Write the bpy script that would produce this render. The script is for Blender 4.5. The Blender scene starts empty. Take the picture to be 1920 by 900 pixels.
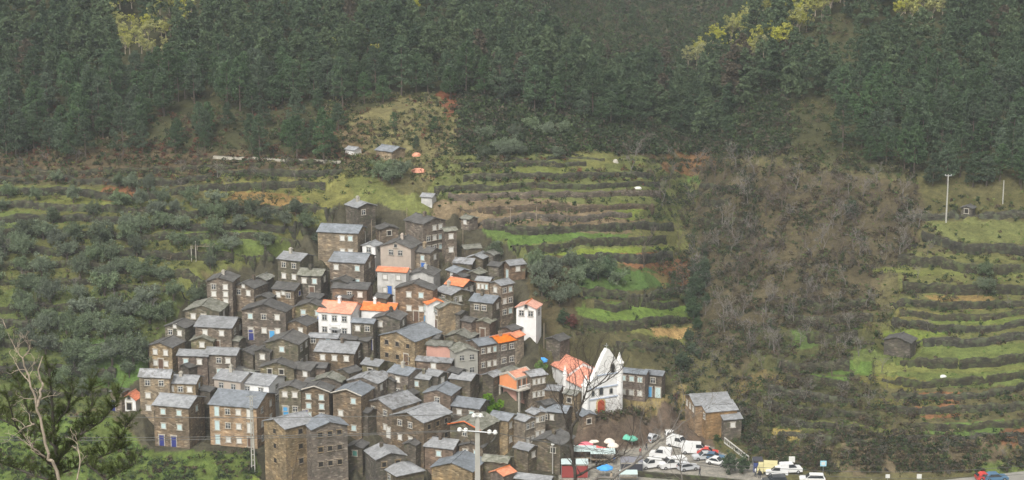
import bpy, math, random
import numpy as np
from mathutils import Vector, Matrix, Euler
sc = bpy.context.scene
C = sc.collection
R = math.radians
rng = np.random.default_rng(11)
random.seed(5)

# ------------------------------------------------ camera, sky, sun, exposure
PITCH = R(12.5); FPX = 960/math.tan(R(15))
cam_d = bpy.data.cameras.new("camera"); cam = bpy.data.objects.new("camera", cam_d); C.objects.link(cam)
cam_d.sensor_width = 36; cam_d.lens = 18/math.tan(R(15)); cam_d.clip_start = 1; cam_d.clip_end = 6000
cam.location = (0, 0, 0); cam.rotation_euler = (R(90)-PITCH, 0, 0)
sc.camera = cam
SUN_EL, SUN_AZ = R(52), R(200)       # azimuth clockwise from +Y: high and a little behind the camera, overcast
w = bpy.data.worlds.new("World"); sc.world = w; w.use_nodes = True
nt = w.node_tree; bg = nt.nodes["Background"]
sky = nt.nodes.new("ShaderNodeTexSky"); sky.sky_type = 'NISHITA'; sky.sun_disc = False
sky.sun_elevation = SUN_EL; sky.sun_rotation = SUN_AZ; sky.air_density = 1.0; sky.dust_density = 6.0; sky.ozone_density = 0.3
hs = nt.nodes.new("ShaderNodeHueSaturation"); hs.inputs['Saturation'].default_value = 0.12
nt.links.new(sky.outputs[0], hs.inputs['Color']); nt.links.new(hs.outputs[0], bg.inputs[0]); bg.inputs[1].default_value = 0.14
sd = bpy.data.lights.new("sun", 'SUN'); sd.energy = 1.7; sd.angle = R(12); sd.color = (1, .96, .9)
sun = bpy.data.objects.new("sun", sd); C.objects.link(sun)
sv = Vector((math.sin(SUN_AZ)*math.cos(SUN_EL), math.cos(SUN_AZ)*math.cos(SUN_EL), math.sin(SUN_EL)))
sun.rotation_euler = (-sv).to_track_quat('-Z', 'Y').to_euler()
sc.view_settings.view_transform = 'Standard'; sc.view_settings.look = 'None'
sc.view_settings.exposure = 0.48; sc.view_settings.gamma = 1; sc.view_settings.use_curve_mapping = False
HAZE = 0.00019

# ------------------------------------------------ small helpers
def tag(o, label=None, cat=None, group=None, kind=None):
    if label: o["label"] = label
    if cat: o["category"] = cat
    if group: o["group"] = group
    if kind: o["kind"] = kind
    return o
def empty(name, loc, rz=0.0):
    o = bpy.data.objects.new(name, None); C.objects.link(o); o.location = loc; o.rotation_euler = (0, 0, rz)
    o.empty_display_size = .5
    return o
def link(name, me, mat=None, parent=None):
    o = bpy.data.objects.new(name, me); C.objects.link(o)
    if mat is not None and len(me.materials) == 0: me.materials.append(mat)
    if parent: o.parent = parent
    return o
def np_mesh(name, V, F, col=None, smooth=False, mat=None):
    """V (n,3); F (m,k) all faces with the same number of corners"""
    V = np.asarray(V, dtype=np.float32); F = np.asarray(F, dtype=np.int32)
    me = bpy.data.meshes.new(name); m, k = F.shape
    me.vertices.add(len(V)); me.vertices.foreach_set("co", V.ravel())
    me.loops.add(m*k); me.loops.foreach_set("vertex_index", F.ravel())
    me.polygons.add(m); me.polygons.foreach_set("loop_start", np.arange(0, m*k, k, dtype=np.int32))
    me.polygons.foreach_set("loop_total", np.full(m, k, dtype=np.int32))
    if smooth: me.polygons.foreach_set("use_smooth", np.ones(m, dtype=bool))
    me.update(calc_edges=True)
    if col is not None:
        a = me.color_attributes.new("Col", 'FLOAT_COLOR', 'POINT')
        c4 = np.ones((len(V), 4), dtype=np.float32); c4[:, :3] = col; a.data.foreach_set("color", c4.ravel())
    if mat: me.materials.append(mat)
    return me
class MB:
    def __init__(s): s.v = []; s.f = []
    def add(s, vs, fs):
        n = len(s.v); s.v += [tuple(p) for p in vs]; s.f += [tuple(i+n for i in f) for f in fs]; return s
    def box(s, x0, x1, y0, y1, z0, z1):
        vs = [(x, y, z) for z in (z0, z1) for y in (y0, y1) for x in (x0, x1)]
        return s.add(vs, [(0, 2, 3, 1), (4, 5, 7, 6), (0, 1, 5, 4), (2, 6, 7, 3), (0, 4, 6, 2), (1, 3, 7, 5)])
    def tube(s, p0, p1, r0, r1, n=6, cap=True):
        p0 = Vector(p0); p1 = Vector(p1); d = (p1-p0)
        if d.length < 1e-6: return s
        q = d.to_track_quat('Z', 'Y'); vs = []
        for p, r in ((p0, r0), (p1, r1)):
            for i in range(n):
                a = 2*math.pi*i/n; vs.append(p+q@Vector((r*math.cos(a), r*math.sin(a), 0)))
        fs = [(i, (i+1) % n, n+(i+1) % n, n+i) for i in range(n)]
        if cap: fs += [tuple(range(n-1, -1, -1)), tuple(range(n, 2*n))]
        return s.add(vs, fs)
    def path(s, pts, rad, n=6):
        for i in range(len(pts)-1): s.tube(pts[i], pts[i+1], rad[i], rad[i+1], n)
        return s
    def prism(s, poly, h0, h1, axis='y'):
        """poly in (a,b) extruded h0..h1 along axis"""
        n = len(poly); f = {'y': lambda a, b, h: (a, h, b), 'x': lambda a, b, h: (h, a, b), 'z': lambda a, b, h: (a, b, h)}[axis]
        vs = [f(a, b, h0) for a, b in poly]+[f(a, b, h1) for a, b in poly]
        return s.add(vs, [tuple(range(n)), tuple(range(2*n-1, n-1, -1))]+[(i, n+i, n+(i+1) % n, (i+1) % n) for i in range(n)])
    def lathe(s, prof, cx=0, cy=0, n=12):
        vs = []; m = len(prof)
        for r, z in prof:
            for i in range(n): a = 2*math.pi*i/n; vs.append((cx+r*math.cos(a), cy+r*math.sin(a), z))
        fs = [(j*n+i, j*n+(i+1) % n, (j+1)*n+(i+1) % n, (j+1)*n+i) for j in range(m-1) for i in range(n)]
        fs += [tuple(range(n-1, -1, -1)), tuple(range((m-1)*n, m*n))]
        return s.add(vs, fs)
    def mesh(s, name, mat=None, smooth=False):
        me = bpy.data.meshes.new(name); me.from_pydata(s.v, [], s.f)
        me.validate()
        import bmesh
        bm = bmesh.new(); bm.from_mesh(me); bmesh.ops.recalc_face_normals(bm, faces=bm.faces); bm.to_mesh(me); bm.free()
        if smooth:
            for p in me.polygons: p.use_smooth = True
        if mat: me.materials.append(mat)
        return me
    def build(s, name, mat, parent=None, smooth=False): return link(name, s.mesh(name, mat, smooth), None, parent)

def vnoise(x, y, seed=0):
    x = np.asarray(x, dtype=np.float64); y = np.asarray(y, dtype=np.float64)
    xi = np.floor(x).astype(np.int64); yi = np.floor(y).astype(np.int64); fx = x-xi; fy = y-yi
    fx = fx*fx*(3-2*fx); fy = fy*fy*(3-2*fy)
    def h(a, b):
        n = (a*374761393+b*668265263+seed*144665) & 0x7fffffff
        n = ((n ^ (n >> 13))*1274126177) & 0x7fffffff
        return ((n ^ (n >> 16)) & 0xffff)/65535.0
    return (h(xi, yi)*(1-fx)+h(xi+1, yi)*fx)*(1-fy)+(h(xi, yi+1)*(1-fx)+h(xi+1, yi+1)*fx)*fy
def fbm(x, y, seed=0, o=4):
    s = 0; a = .5
    for i in range(o): s = s+a*vnoise(x*2**i, y*2**i, seed+i*17); a *= .5
    return s/(1-.5**o)
def inpoly(px, py, poly):
    px = np.asarray(px, float); py = np.asarray(py, float); r = np.zeros(px.shape, bool); n = len(poly); j = n-1
    for i in range(n):
        xi, yi = poly[i]; xj, yj = poly[j]
        if yi != yj:
            c = ((yi > py) != (yj > py)) & (px < (xj-xi)*(py-yi)/(yj-yi)+xi); r ^= c
        j = i
    return r

# ------------------------------------------------ materials (all procedural)
def mk(name):
    m = bpy.data.materials.new(name); m.use_nodes = True; n = m.node_tree.nodes
    return m, n, m.node_tree.links, n["Principled BSDF"]
def noise(n, l, scale, detail=3, vec=None, rough=.6):
    t = n.new("ShaderNodeTexNoise"); t.inputs['Scale'].default_value = scale; t.inputs['Detail'].default_value = detail
    t.inputs['Roughness'].default_value = rough
    if vec is not None: l.new(vec, t.inputs['Vector'])
    return t.outputs['Fac']
def ramp(n, l, fac, stops):
    r = n.new("ShaderNodeValToRGB"); e = r.color_ramp.elements
    while len(e) < len(stops): e.new(.5)
    for i, (p, c) in enumerate(stops): e[i].position = p; e[i].color = (*c, 1)
    l.new(fac, r.inputs[0]); return r.outputs[0]
def mixc(n, l, fac, a, b, mode='MIX'):
    m = n.new("ShaderNodeMix"); m.data_type = 'RGBA'; m.blend_type = mode
    for s, v in ((m.inputs[0], fac), (m.inputs[6], a), (m.inputs[7], b)):
        if hasattr(v, 'links'): l.new(v, s)
        elif isinstance(v, (int, float)): s.default_value = v
        else: s.default_value = (*v, 1)
    return m.outputs[2]
def mathn(n, l, op, a, b=0.0):
    m = n.new("ShaderNodeMath"); m.operation = op
    for s, v in ((m.inputs[0], a), (m.inputs[1], b)):
        if hasattr(v, 'links'): l.new(v, s)
        else: s.default_value = v
    return m.outputs[0]
def bump(n, l, p, h, strength=.5, dist=.1):
    b = n.new("ShaderNodeBump"); b.inputs['Strength'].default_value = strength; b.inputs['Distance'].default_value = dist
    l.new(h, b.inputs['Height']); l.new(b.outputs[0], p.inputs['Normal'])
def rand_val(n, l, col, lo, hi):
    oi = n.new("ShaderNodeObjectInfo"); v = mathn(n, l, 'MULTIPLY_ADD', oi.outputs['Random'], hi-lo)
    v.node.inputs[2].default_value = lo
    h = n.new("ShaderNodeHueSaturation"); l.new(v, h.inputs['Value']); l.new(col, h.inputs['Color'])
    s = mathn(n, l, 'MULTIPLY', oi.outputs['Random'], 7.13); s = mathn(n, l, 'FRACT', s)
    s = mathn(n, l, 'MULTIPLY_ADD', s, .5); s.node.inputs[2].default_value = .75; l.new(s, h.inputs['Saturation'])
    return h.outputs[0]
def plain(name, c, rough=.8, metal=0, var=.25, scale=3):
    m, n, l, p = mk(name); tc = n.new("ShaderNodeTexCoord")
    f = noise(n, l, scale, 4, tc.outputs['Object'])
    col = ramp(n, l, f, [(.3, tuple(x*(1-var) for x in c)), (.7, tuple(min(1, x*(1+var)) for x in c))])
    l.new(col, p.inputs['Base Color']); p.inputs['Roughness'].default_value = rough; p.inputs['Metallic'].default_value = metal
    return m
def stone(name, a, b, c, mossy=0.0, lo=.8, hi=1.2, courses=2.6):
    """rubble masonry: stones in thin courses of three tones, with patches of moss and damp that keep their place"""
    m, n, l, p = mk(name); tc = n.new("ShaderNodeTexCoord"); mp = n.new("ShaderNodeMapping"); l.new(tc.outputs['Object'], mp.inputs[0])
    mp.inputs['Scale'].default_value = (1.5, 1.5, courses*1.7)
    v = n.new("ShaderNodeTexVoronoi"); v.inputs['Scale'].default_value = 1.3; l.new(mp.outputs[0], v.inputs['Vector'])
    sep = n.new("ShaderNodeSeparateColor"); l.new(v.outputs['Color'], sep.inputs[0])
    cell = ramp(n, l, sep.outputs[0], [(0, a), (.45, b), (.85, b), (1, c)])
    f2 = noise(n, l, .55, 5, tc.outputs['Object'], .65)
    big = ramp(n, l, f2, [(.34, (.55, .56, .55)), (.5, (1, 1, 1)), (.68, (1.42, 1.34, 1.22))])
    col = mixc(n, l, 1.0, cell, big, 'MULTIPLY')
    if mossy:
        f3 = noise(n, l, .8, 4, tc.outputs['Object']); k = ramp(n, l, f3, [(.5, (0, 0, 0)), (.62, (mossy,)*3)])
        col = mixc(n, l, k, col, (.07, .085, .035))
    col = rand_val(n, l, col, lo, hi)
    l.new(col, p.inputs['Base Color']); p.inputs['Roughness'].default_value = .95
    bump(n, l, p, v.outputs['Distance'], .6, .08)
    return m
def slate(name, a, b, blot=None, lo=.85, hi=1.15):
    m, n, l, p = mk(name); tc = n.new("ShaderNodeTexCoord")
    mp = n.new("ShaderNodeMapping"); l.new(tc.outputs['Object'], mp.inputs[0]); mp.inputs['Scale'].default_value = (1, 1, 2.5)
    v = n.new("ShaderNodeTexVoronoi"); v.inputs['Scale'].default_value = 2.2; l.new(mp.outputs[0], v.inputs['Vector'])
    sep = n.new("ShaderNodeSeparateColor"); l.new(v.outputs['Color'], sep.inputs[0])
    cell = ramp(n, l, sep.outputs[0], [(0, a), (1, b)])
    f2 = noise(n, l, .5, 5, tc.outputs['Object'], .7)
    col = mixc(n, l, 1.0, cell, ramp(n, l, f2, [(.35, (.72, .72, .7)), (.55, (1, 1, 1)), (.75, (1.2, 1.2, 1.18))]), 'MULTIPLY')
    if blot:
        f3 = noise(n, l, .9, 5, tc.outputs['Object'], .7)
        col = mixc(n, l, ramp(n, l, f3, [(.48, (0, 0, 0)), (.58, (.8, .8, .8))]), col, blot)
    col = rand_val(n, l, col, lo, hi)
    l.new(col, p.inputs['Base Color']); p.inputs['Roughness'].default_value = .7
    bump(n, l, p, v.outputs['Distance'], .4, .05)
    return m
def foliage(name, a, b, lo=.75, hi=1.3, attr=False, scale=.8, trans=.25):
    m, n, l, p = mk(name); tc = n.new("ShaderNodeTexCoord")
    f = noise(n, l, scale, 4, tc.outputs['Object'], .7); col = ramp(n, l, f, [(.32, a), (.68, b)])
    if attr:
        at = n.new("ShaderNodeVertexColor"); at.layer_name = "Col"
        col = mixc(n, l, 1.0, at.outputs[0], ramp(n, l, f, [(.3, (.7, .7, .7)), (.7, (1.3, 1.3, 1.25))]), 'MULTIPLY')
    else: col = rand_val(n, l, col, lo, hi)
    l.new(col, p.inputs['Base Color']); p.inputs['Roughness'].default_value = .8
    if 'Specular IOR Level' in p.inputs: p.inputs['Specular IOR Level'].default_value = .2
    tr = n.new("ShaderNodeBsdfTranslucent"); l.new(col, tr.inputs[0]); mx = n.new("ShaderNodeMixShader"); mx.inputs[0].default_value = trans
    l.new(p.outputs[0], mx.inputs[1]); l.new(tr.outputs[0], mx.inputs[2]); l.new(mx.outputs[0], n["Material Output"].inputs[0])
    return m
M = {}
M['brown'] = stone('schist_brown', (.088, .068, .048), (.155, .122, .088), (.30, .25, .19))
M['dark'] = stone('schist_dark', (.062, .051, .038), (.11, .092, .068), (.22, .19, .15), .35)
M['olive'] = stone('schist_mossy', (.08, .068, .045), (.14, .12, .078), (.25, .22, .16), .5)
M['tan'] = stone('schist_tan', (.15, .118, .078), (.24, .19, .128), (.40, .33, .23))
M['ochre'] = stone('schist_ochre', (.19, .125, .065), (.28, .185, .1), (.36, .27, .17))
M['red'] = stone('schist_red', (.092, .066, .047), (.155, .112, .08), (.27, .205, .15))
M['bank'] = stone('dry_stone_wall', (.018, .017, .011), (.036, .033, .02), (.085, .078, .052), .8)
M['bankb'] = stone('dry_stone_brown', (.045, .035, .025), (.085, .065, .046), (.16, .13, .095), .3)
M['white'] = plain('whitewash', (.72, .71, .68), .9, 0, .1, .8)
M['dirty'] = plain('stained_render', (.45, .44, .41), .9, 0, .28, .6)
M['beige'] = plain('beige_render', (.4, .34, .28), .9, 0, .12, .7)
M['grey'] = plain('grey_render', (.33, .32, .28), .9, 0, .12, .7)
M['orange_r'] = plain('orange_render', (.72, .27, .11), .9, 0, .08, .7)
M['pink'] = plain('pink_render', (.5, .28, .22), .9, 0, .1, .7)
M['sl'] = slate('slate_light', (.19, .193, .195), (.29, .296, .30))
M['sb'] = slate('slate_blue', (.145, .158, .17), (.215, .232, .25))
M['sd'] = slate('slate_dark', (.075, .072, .068), (.125, .12, .112), (.06, .058, .05))
M['sm'] = slate('slate_mossy', (.14, .14, .115), (.24, .235, .2), (.085, .088, .06))
M['sx'] = slate('slate_patched', (.23, .235, .24), (.31, .315, .32), (.12, .115, .105))
M['or'] = slate('clay_tile_orange', (.52, .18, .085), (.7, .27, .14), None, .95, 1.08)
M['rd'] = slate('clay_tile_red', (.5, .13, .05), (.66, .2, .085), None, .95, 1.08)
M['surround'] = plain('window_surround', (.4, .37, .31), .8, 0, .2)
M['frame_w'] = plain('painted_frame', (.75, .74, .7), .6, 0, .05)
M['p_white'] = plain('white_shutter', (.62, .61, .57), .6, 0, .1)
M['p_cyan'] = plain('pale_blue_shutter', (.48, .6, .6), .6, 0, .1)
M['p_glass'] = plain('window_glass', (.05, .055, .06), .15, 0, .3)
M['p_hole'] = plain('dark_opening', (.018, .016, .014), .9, 0, .3)
M['p_brown'] = plain('brown_shutter', (.12, .07, .045), .7, 0, .2)
M['p_blue'] = plain('blue_door_paint', (.03, .13, .42), .5, 0, .15)
M['p_navy'] = plain('navy_door_paint', (.035, .045, .2), .5, 0, .15)
M['p_sky'] = plain('light_blue_door_paint', (.08, .33, .6), .5, 0, .1)
M['p_red'] = plain('red_door_paint', (.38, .07, .03), .5, 0, .15)
M['p_teal'] = plain('teal_paint', (.1, .3, .25), .5, 0, .15)
M['pine'] = foliage('pine_needles', (.042, .072, .040), (.098, .145, .072), .75, 1.3)
M['pinefar'] = foliage('pine_needles_wood', None or (.02, .03, .02), (.05, .07, .04), attr=True)
M['acacia'] = foliage('mimosa_blossom', (.14, .17, .06), (.55, .52, .15), .85, 1.2, scale=.5)
M['olive_l'] = foliage('olive_leaves', (.065, .092, .05), (.2, .24, .155), .7, 1.35)
M['shrub_l'] = foliage('shrub_leaves', (.06, .08, .03), (.12, .14, .055), .7, 1.4)
M['fresh'] = foliage('fresh_leaves', (.08, .15, .03), (.17, .27, .06), .9, 1.1)
M['redleaf'] = foliage('red_leaves', (.1, .03, .02), (.22, .08, .06), .9, 1.1)
M['scrub'] = foliage('scrub_leaves', (1, 1, 1), (1, 1, 1), attr=True, scale=.5)
M['needle'] = foliage('near_pine_needles', (.05, .065, .028), (.115, .135, .06), .9, 1.1)
M['bark'] = plain('bark', (.11, .085, .065), .95, 0, .35, 2)
M['barkpale'] = plain('pale_bark', (.3, .25, .19), .95, 0, .3, 2)
M['barkdark'] = plain('dark_bark', (.055, .048, .04), .95, 0, .35, 2)
M['twig'] = plain('twig_bark', (.105, .086, .07), .95, 0, .25, 1)
M['twiggrey'] = plain('grey_twig_bark', (.165, .15, .13), .95, 0, .25, 1)
M['concrete'] = plain('concrete', (.38, .37, .33), .85, 0, .12, 2)
M['wire'] = plain('cable', (.12, .12, .11), .6, 0, .1)
M['metal'] = plain('galvanised_metal', (.42, .43, .43), .5, .6, .1)
M['wood'] = plain('weathered_wood', (.25, .2, .14), .9, 0, .25, 2)
M['porc'] = plain('porcelain', (.6, .6, .56), .3, 0, .05)
M['asph'] = plain('asphalt', (.23, .22, .19), .95, 0, .15, .4)
M['rock'] = stone('rock_face', (.09, .07, .05), (.16, .125, .09), (.27, .21, .15), .35, courses=1)
# ------------------------------------------------ ground: survey of the hillside
CT, ST = math.cos(PITCH), math.sin(PITCH)
def ray(u, v):
    """pixel of the 1920x900 photograph -> (x/y, z/y)"""
    b = 450.0-np.asarray(v, float); yy = FPX*CT+b*ST
    return (np.asarray(u, float)-960)/yy, (-FPX*ST+b*CT)/yy
def pix(x, y, z):
    zc = y*CT-z*ST; up = y*ST+z*CT
    return 960+FPX*x/zc, 450-FPX*up/zc
VR = [900, 830, 780, 700, 600, 500, 400, 300, 200, 100, 0, -120]
TAB = {
 -1200: [335, 342, 348, 358, 372, 386, 402, 420, 448, 480, 512, 550],
 -600: [325, 334, 341, 352, 366, 380, 396, 414, 440, 468, 500, 540],
 0: [320, 328, 334, 345, 358, 372, 388, 406, 432, 462, 495, 540],
 400: [320, 328, 333, 343, 355, 368, 382, 399, 425, 458, 490, 540],
 800: [320, 328, 333, 343, 355, 368, 382, 399, 424, 462, 505, 560],
 1000: [320, 329, 334, 344, 356, 369, 383, 401, 432, 485, 560, 640],
 1120: [319, 334, 339, 349, 361, 374, 388, 408, 450, 540, 640, 740],
 1200: [318, 338, 342, 352, 364, 378, 394, 418, 465, 570, 670, 780],
 1290: [318, 338, 342, 356, 374, 394, 416, 440, 480, 590, 690, 800],
 1370: [318, 337, 342, 352, 368, 384, 402, 424, 450, 490, 670, 790],
 1450: [318, 334, 341, 350, 364, 378, 394, 414, 438, 466, 520, 700],
 1600: [321, 327, 334, 348, 362, 377, 393, 412, 434, 460, 490, 560],
 1920: [321, 327, 334, 346, 360, 375, 391, 410, 432, 458, 488, 540],
 2500: [325, 331, 338, 350, 364, 379, 395, 414, 438, 466, 498, 550],
 3100: [335, 341, 348, 360, 374, 389, 405, 424, 448, 476, 508, 560]}
TU = np.array(sorted(TAB)); TY = np.array([TAB[k] for k in TU], float)
def ucol(c): return 960+np.asarray(c, float)*FPX*CT
_, TT = ray(0, VR)
NEARP = [(1, -4), (30, -17), (60, -27), (120, -52), (200, -92), (265, -121), (300, -122), (312, -117)]
U0, U1, DU = -1200, 3100, 3.0
GU = np.arange(U0, U1+1, DU)
# finer columns only where the camera looks
GU = np.concatenate([np.arange(U0, -150, 12.0), np.arange(-150, 2070, 2.6), np.arange(2070, U1+1, 12.0)])
GY = np.concatenate([np.arange(2, 312, 5.0), np.arange(312, 445, .55), np.arange(445, 560, 2.0), np.arange(560, 1000, 9.0), np.arange(1000, 2600, 60.0)])
def colprof(u):
    """smooth blend of the surveyed columns at picture column u -> y per row"""
    i = int(np.clip(np.searchsorted(TU, u)-1, 0, len(TU)-2)); t = float(np.clip((u-TU[i])/(TU[i+1]-TU[i]), 0, 1)); t = t*t*(3-2*t)*.5+t*.5
    return TY[i]*(1-t)+TY[i+1]*t
NU, NY = len(GU), len(GY)
Z0 = np.zeros((NU, NY)); V0 = np.zeros((NU, NY)); PROF = []
VR_s = np.array(VR, float)
for i, u in enumerate(GU):
    yr = colprof(u); zr = yr*TT
    yy = np.concatenate([[p[0] for p in NEARP], yr, [1000, 2600]]); zz = np.concatenate([[p[1] for p in NEARP], zr, [max(zr[-1], 0)+95, 260]])
    z = np.interp(GY, yy, zz)
    Z0[i] = z
GC = (GU-960)/(FPX*CT); XX = GC[:, None]*GY[None, :]; YY = np.broadcast_to(GY[None, :], XX.shape).copy()
def bilin(A, u, y):
    u = np.asarray(u, float); y = np.asarray(y, float)
    iu = np.clip(np.searchsorted(GU, u)-1, 0, NU-2); iy = np.clip(np.searchsorted(GY, y)-1, 0, NY-2)
    a = np.clip((u-GU[iu])/(GU[iu+1]-GU[iu]), 0, 1); b = np.clip((y-GY[iy])/(GY[iy+1]-GY[iy]), 0, 1)
    return (A[iu, iy]*(1-a)+A[iu+1, iy]*a)*(1-b)+(A[iu, iy+1]*(1-a)+A[iu+1, iy+1]*a)*b
# gentle unevenness of the slopes
bumpz = (fbm(XX/22, YY/22, 3, 3)-.5)*3.0*np.clip((YY-345)/60, 0, 1)+(fbm(XX/5, YY/5, 5, 3)-.5)*.7*np.clip((YY-312)/30, 0, 1)
Z0 = Z0+bumpz*np.where(YY < 312, 0, 1)
_uu, V0 = pix(XX, YY, Z0)
def base_at(u, v):
    """where the line of sight through a picture point meets the unbuilt slope: first hit marching outward"""
    c, t = ray(u, v); uc = float(ucol(c)); ys = np.arange(300, 1000, .5)
    z = bilin(Z0, np.full(ys.shape, uc), ys); k = np.argmax(z > t*ys)
    if k == 0: return Vector((c*ys[0], ys[0], t*ys[0]))
    d0 = z[k-1]-t*ys[k-1]; d1 = z[k]-t*ys[k]; y = ys[k-1]+.5*(-d0/(d1-d0))
    return Vector((c*y, y, t*y))
def base_many(us, vs):
    us = np.asarray(us, float); vs = np.asarray(vs, float); c, t = ray(us, vs); uc = ucol(c); ys = np.arange(305, 900, 1.0)
    out = np.zeros((len(us), 3))
    for s in range(0, len(us), 4000):
        sl = slice(s, s+4000); Yb = np.broadcast_to(ys, (len(us[sl]), len(ys))); z = bilin(Z0, np.broadcast_to(uc[sl][:, None], Yb.shape), Yb)
        k = np.argmax(z > t[sl][:, None]*Yb, axis=1); y = ys[k]-.5; out[sl] = np.stack([c[sl]*y, y, t[sl]*y], 1)
    return out

# ------------------------------------------------ terraces: courses of the dry stone walls, (u, v) of mid wall, top to bottom in each zone
def wl(*p): return list(p)
ZONES = {
 'C': dict(u=(800, 1310), v=(270, 672), place='central hillside above the church', walls=[
   wl((950, 297), (1080, 300), (1160, 298)), wl((845, 316), (900, 308), (1080, 309), (1130, 312)), wl((840, 338), (900, 333), (1060, 332), (1160, 320), (1230, 330)),
   wl((815, 352), (1040, 350), (1200, 347), (1280, 346)), wl((830, 369), (1000, 368), (1130, 364), (1250, 363)), wl((815, 390), (1000, 389), (1160, 386), (1250, 385)),
   wl((825, 407), (960, 409), (1160, 404), (1210, 402)), wl((880, 418), (960, 430), (1100, 428), (1190, 424), (1270, 426)), wl((930, 470), (1000, 464), (1100, 457), (1180, 452), (1290, 452)),
   wl((1020, 500), (1120, 486), (1250, 476), (1300, 478)), wl((1060, 548), (1100, 553), (1200, 560), (1290, 548)), wl((1080, 566), (1150, 571), (1230, 568), (1300, 562)),
   wl((1080, 606), (1150, 614), (1200, 607), (1250, 596), (1305, 602)), wl((1090, 640), (1170, 650), (1290, 662))]),
 'R': dict(u=(1640, 1990), v=(400, 880), place='right hillside', walls=[
   wl((1640, 400), (1740, 408), (1860, 398), (1990, 396)), wl((1690, 428), (1745, 448), (1790, 466), (1920, 472), (1990, 474)), wl((1650, 480), (1725, 492), (1800, 500), (1880, 503), (1990, 503)), wl((1640, 532), (1780, 546), (1920, 541), (1990, 540)),
   wl((1650, 562), (1740, 571), (1800, 577), (1900, 572), (1990, 560)), wl((1650, 588), (1785, 593), (1850, 597), (1920, 585), (1990, 570)),
   wl((1650, 606), (1760, 611), (1850, 615), (1920, 605), (1990, 597)), wl((1640, 640), (1780, 639), (1920, 630), (1990, 626)), wl((1640, 668), (1740, 680), (1920, 673), (1990, 671)),
   wl((1640, 704), (1740, 722), (1850, 716), (1920, 707), (1990, 700)), wl((1640, 735), (1740, 742), (1850, 738), (1990, 722)), wl((1640, 768), (1760, 770), (1880, 762), (1990, 752)),
   wl((1640, 795), (1740, 801), (1800, 803), (1880, 798), (1990, 785)), wl((1640, 812), (1700, 819), (1780, 826), (1880, 818), (1990, 806))]),
 'M': dict(u=(1390, 1690), v=(540, 840), place='slope between the ravine and the right hillside', walls=[
   wl((1470, 566), (1560, 574), (1660, 566)), wl((1450, 596), (1560, 604), (1660, 594)), wl((1500, 628), (1560, 636), (1640, 628)), wl((1430, 680), (1520, 690), (1590, 684), (1640, 690)), wl((1440, 700), (1520, 708), (1590, 726), (1640, 730)),
   wl((1400, 726), (1520, 740), (1660, 756)), wl((1400, 752), (1520, 768), (1660, 782)), wl((1420, 778), (1540, 796), (1660, 808)), wl((1420, 806), (1540, 820), (1660, 828))]),
 'F': dict(u=(1270, 1420), v=(310, 480), place='far side of the ravine', walls=[
   wl((1275, 344), (1340, 346), (1400, 350)), wl((1275, 372), (1340, 380), (1400, 376)), wl((1280, 415), (1400, 412)), wl((1290, 455), (1400, 452))]),
 'L': dict(u=(-60, 660), v=(315, 545), place='left hillside', walls=[
   wl((-60, 322), (330, 318), (520, 300), (660, 306)), wl((-60, 334), (120, 333), (330, 345), (420, 322), (660, 322)), wl((-60, 358), (120, 362), (250, 372), (400, 352), (560, 346), (660, 352)), wl((-60, 382), (100, 384), (200, 396), (340, 400), (500, 396), (640, 392)),
   wl((-60, 412), (150, 410), (300, 420), (420, 428), (560, 424), (600, 420)), wl((-60, 440), (120, 436), (300, 446), (420, 442), (580, 452)), wl((-60, 468), (150, 470), (300, 476), (450, 486), (580, 468)),
   wl((-60, 500), (150, 498), (270, 508), (400, 514), (520, 508)), wl((-60, 532), (150, 534), (270, 540), (385, 548))]),
 'G': dict(u=(-60, 285), v=(560, 760), place='green slope left of the village', walls=[
   wl((-60, 574), (150, 576), (330, 572)), wl((-60, 612), (150, 606), (310, 612)), wl((-60, 640), (150, 652), (280, 648)), wl((-60, 690), (150, 694), (265, 700)), wl((-60, 735), (120, 742), (250, 735))]),
}
def wallv(w, u):
    a = np.array(w, float); u = np.asarray(u, float); k = a[0][1]*3.7+a[0][0]
    return np.interp(u, a[:, 0], a[:, 1])+(vnoise(u/52, u*0+k, 7)-.5)*12+(vnoise(u/15, u*0+k, 9)-.5)*3.5
ZT = Z0.copy(); WALLSEGS = []
sm01 = lambda t: np.clip(t, 0, 1)**2*(3-2*np.clip(t, 0, 1))
for zn, zd in ZONES.items():
    ws = zd['walls']; u_lo, u_hi = zd['u']
    for i, u in enumerate(GU):
        if u < u_lo or u > u_hi: continue
        act = [w for w in ws]
        vs = np.array(sorted([wallv(w, u) for w in act])); vs = np.concatenate([[zd['v'][0]], vs, [zd['v'][1]]])
        v = V0[i]; ok = (YY[i] > 312) & (v < vs[-1]) & (v > vs[0])
        if not ok.any(): continue
        # slope height as a function of picture row in this column
        idx = np.where((YY[i] > 312) & (YY[i] < 520))[0]; vv = v[idx]; zz = Z0[i][idx]; vm = np.minimum.accumulate(vv)
        zat = np.interp(vs, vm[::-1], zz[::-1])
        k = np.clip(np.searchsorted(vs, v[ok], side='right')-1, 0, len(vs)-2)
        top = zat[k]; low = zat[k+1]; t = (vs[k+1]-v[ok])/np.maximum(vs[k+1]-vs[k], 1)
        edge = (k == 0) | (k == len(vs)-2)
        tilt = np.clip(1-np.where(u > 1400, 1.75, 1.35)/np.maximum(top-low, .1), .15, 1)
        flat = .5*(top+low)+(t-.5)*(top-low)*tilt
        m = np.where(edge, .0, 1.0)
        full = flat*m+Z0[i][ok]*(1-m)
        fu = sm01((u-u_lo)/45)*sm01((u_hi-u)/45) if zn not in ('R',) else sm01((u-u_lo)/40)
        ZT[i][ok] = Z0[i][ok]*(1-fu)+full*fu
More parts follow.
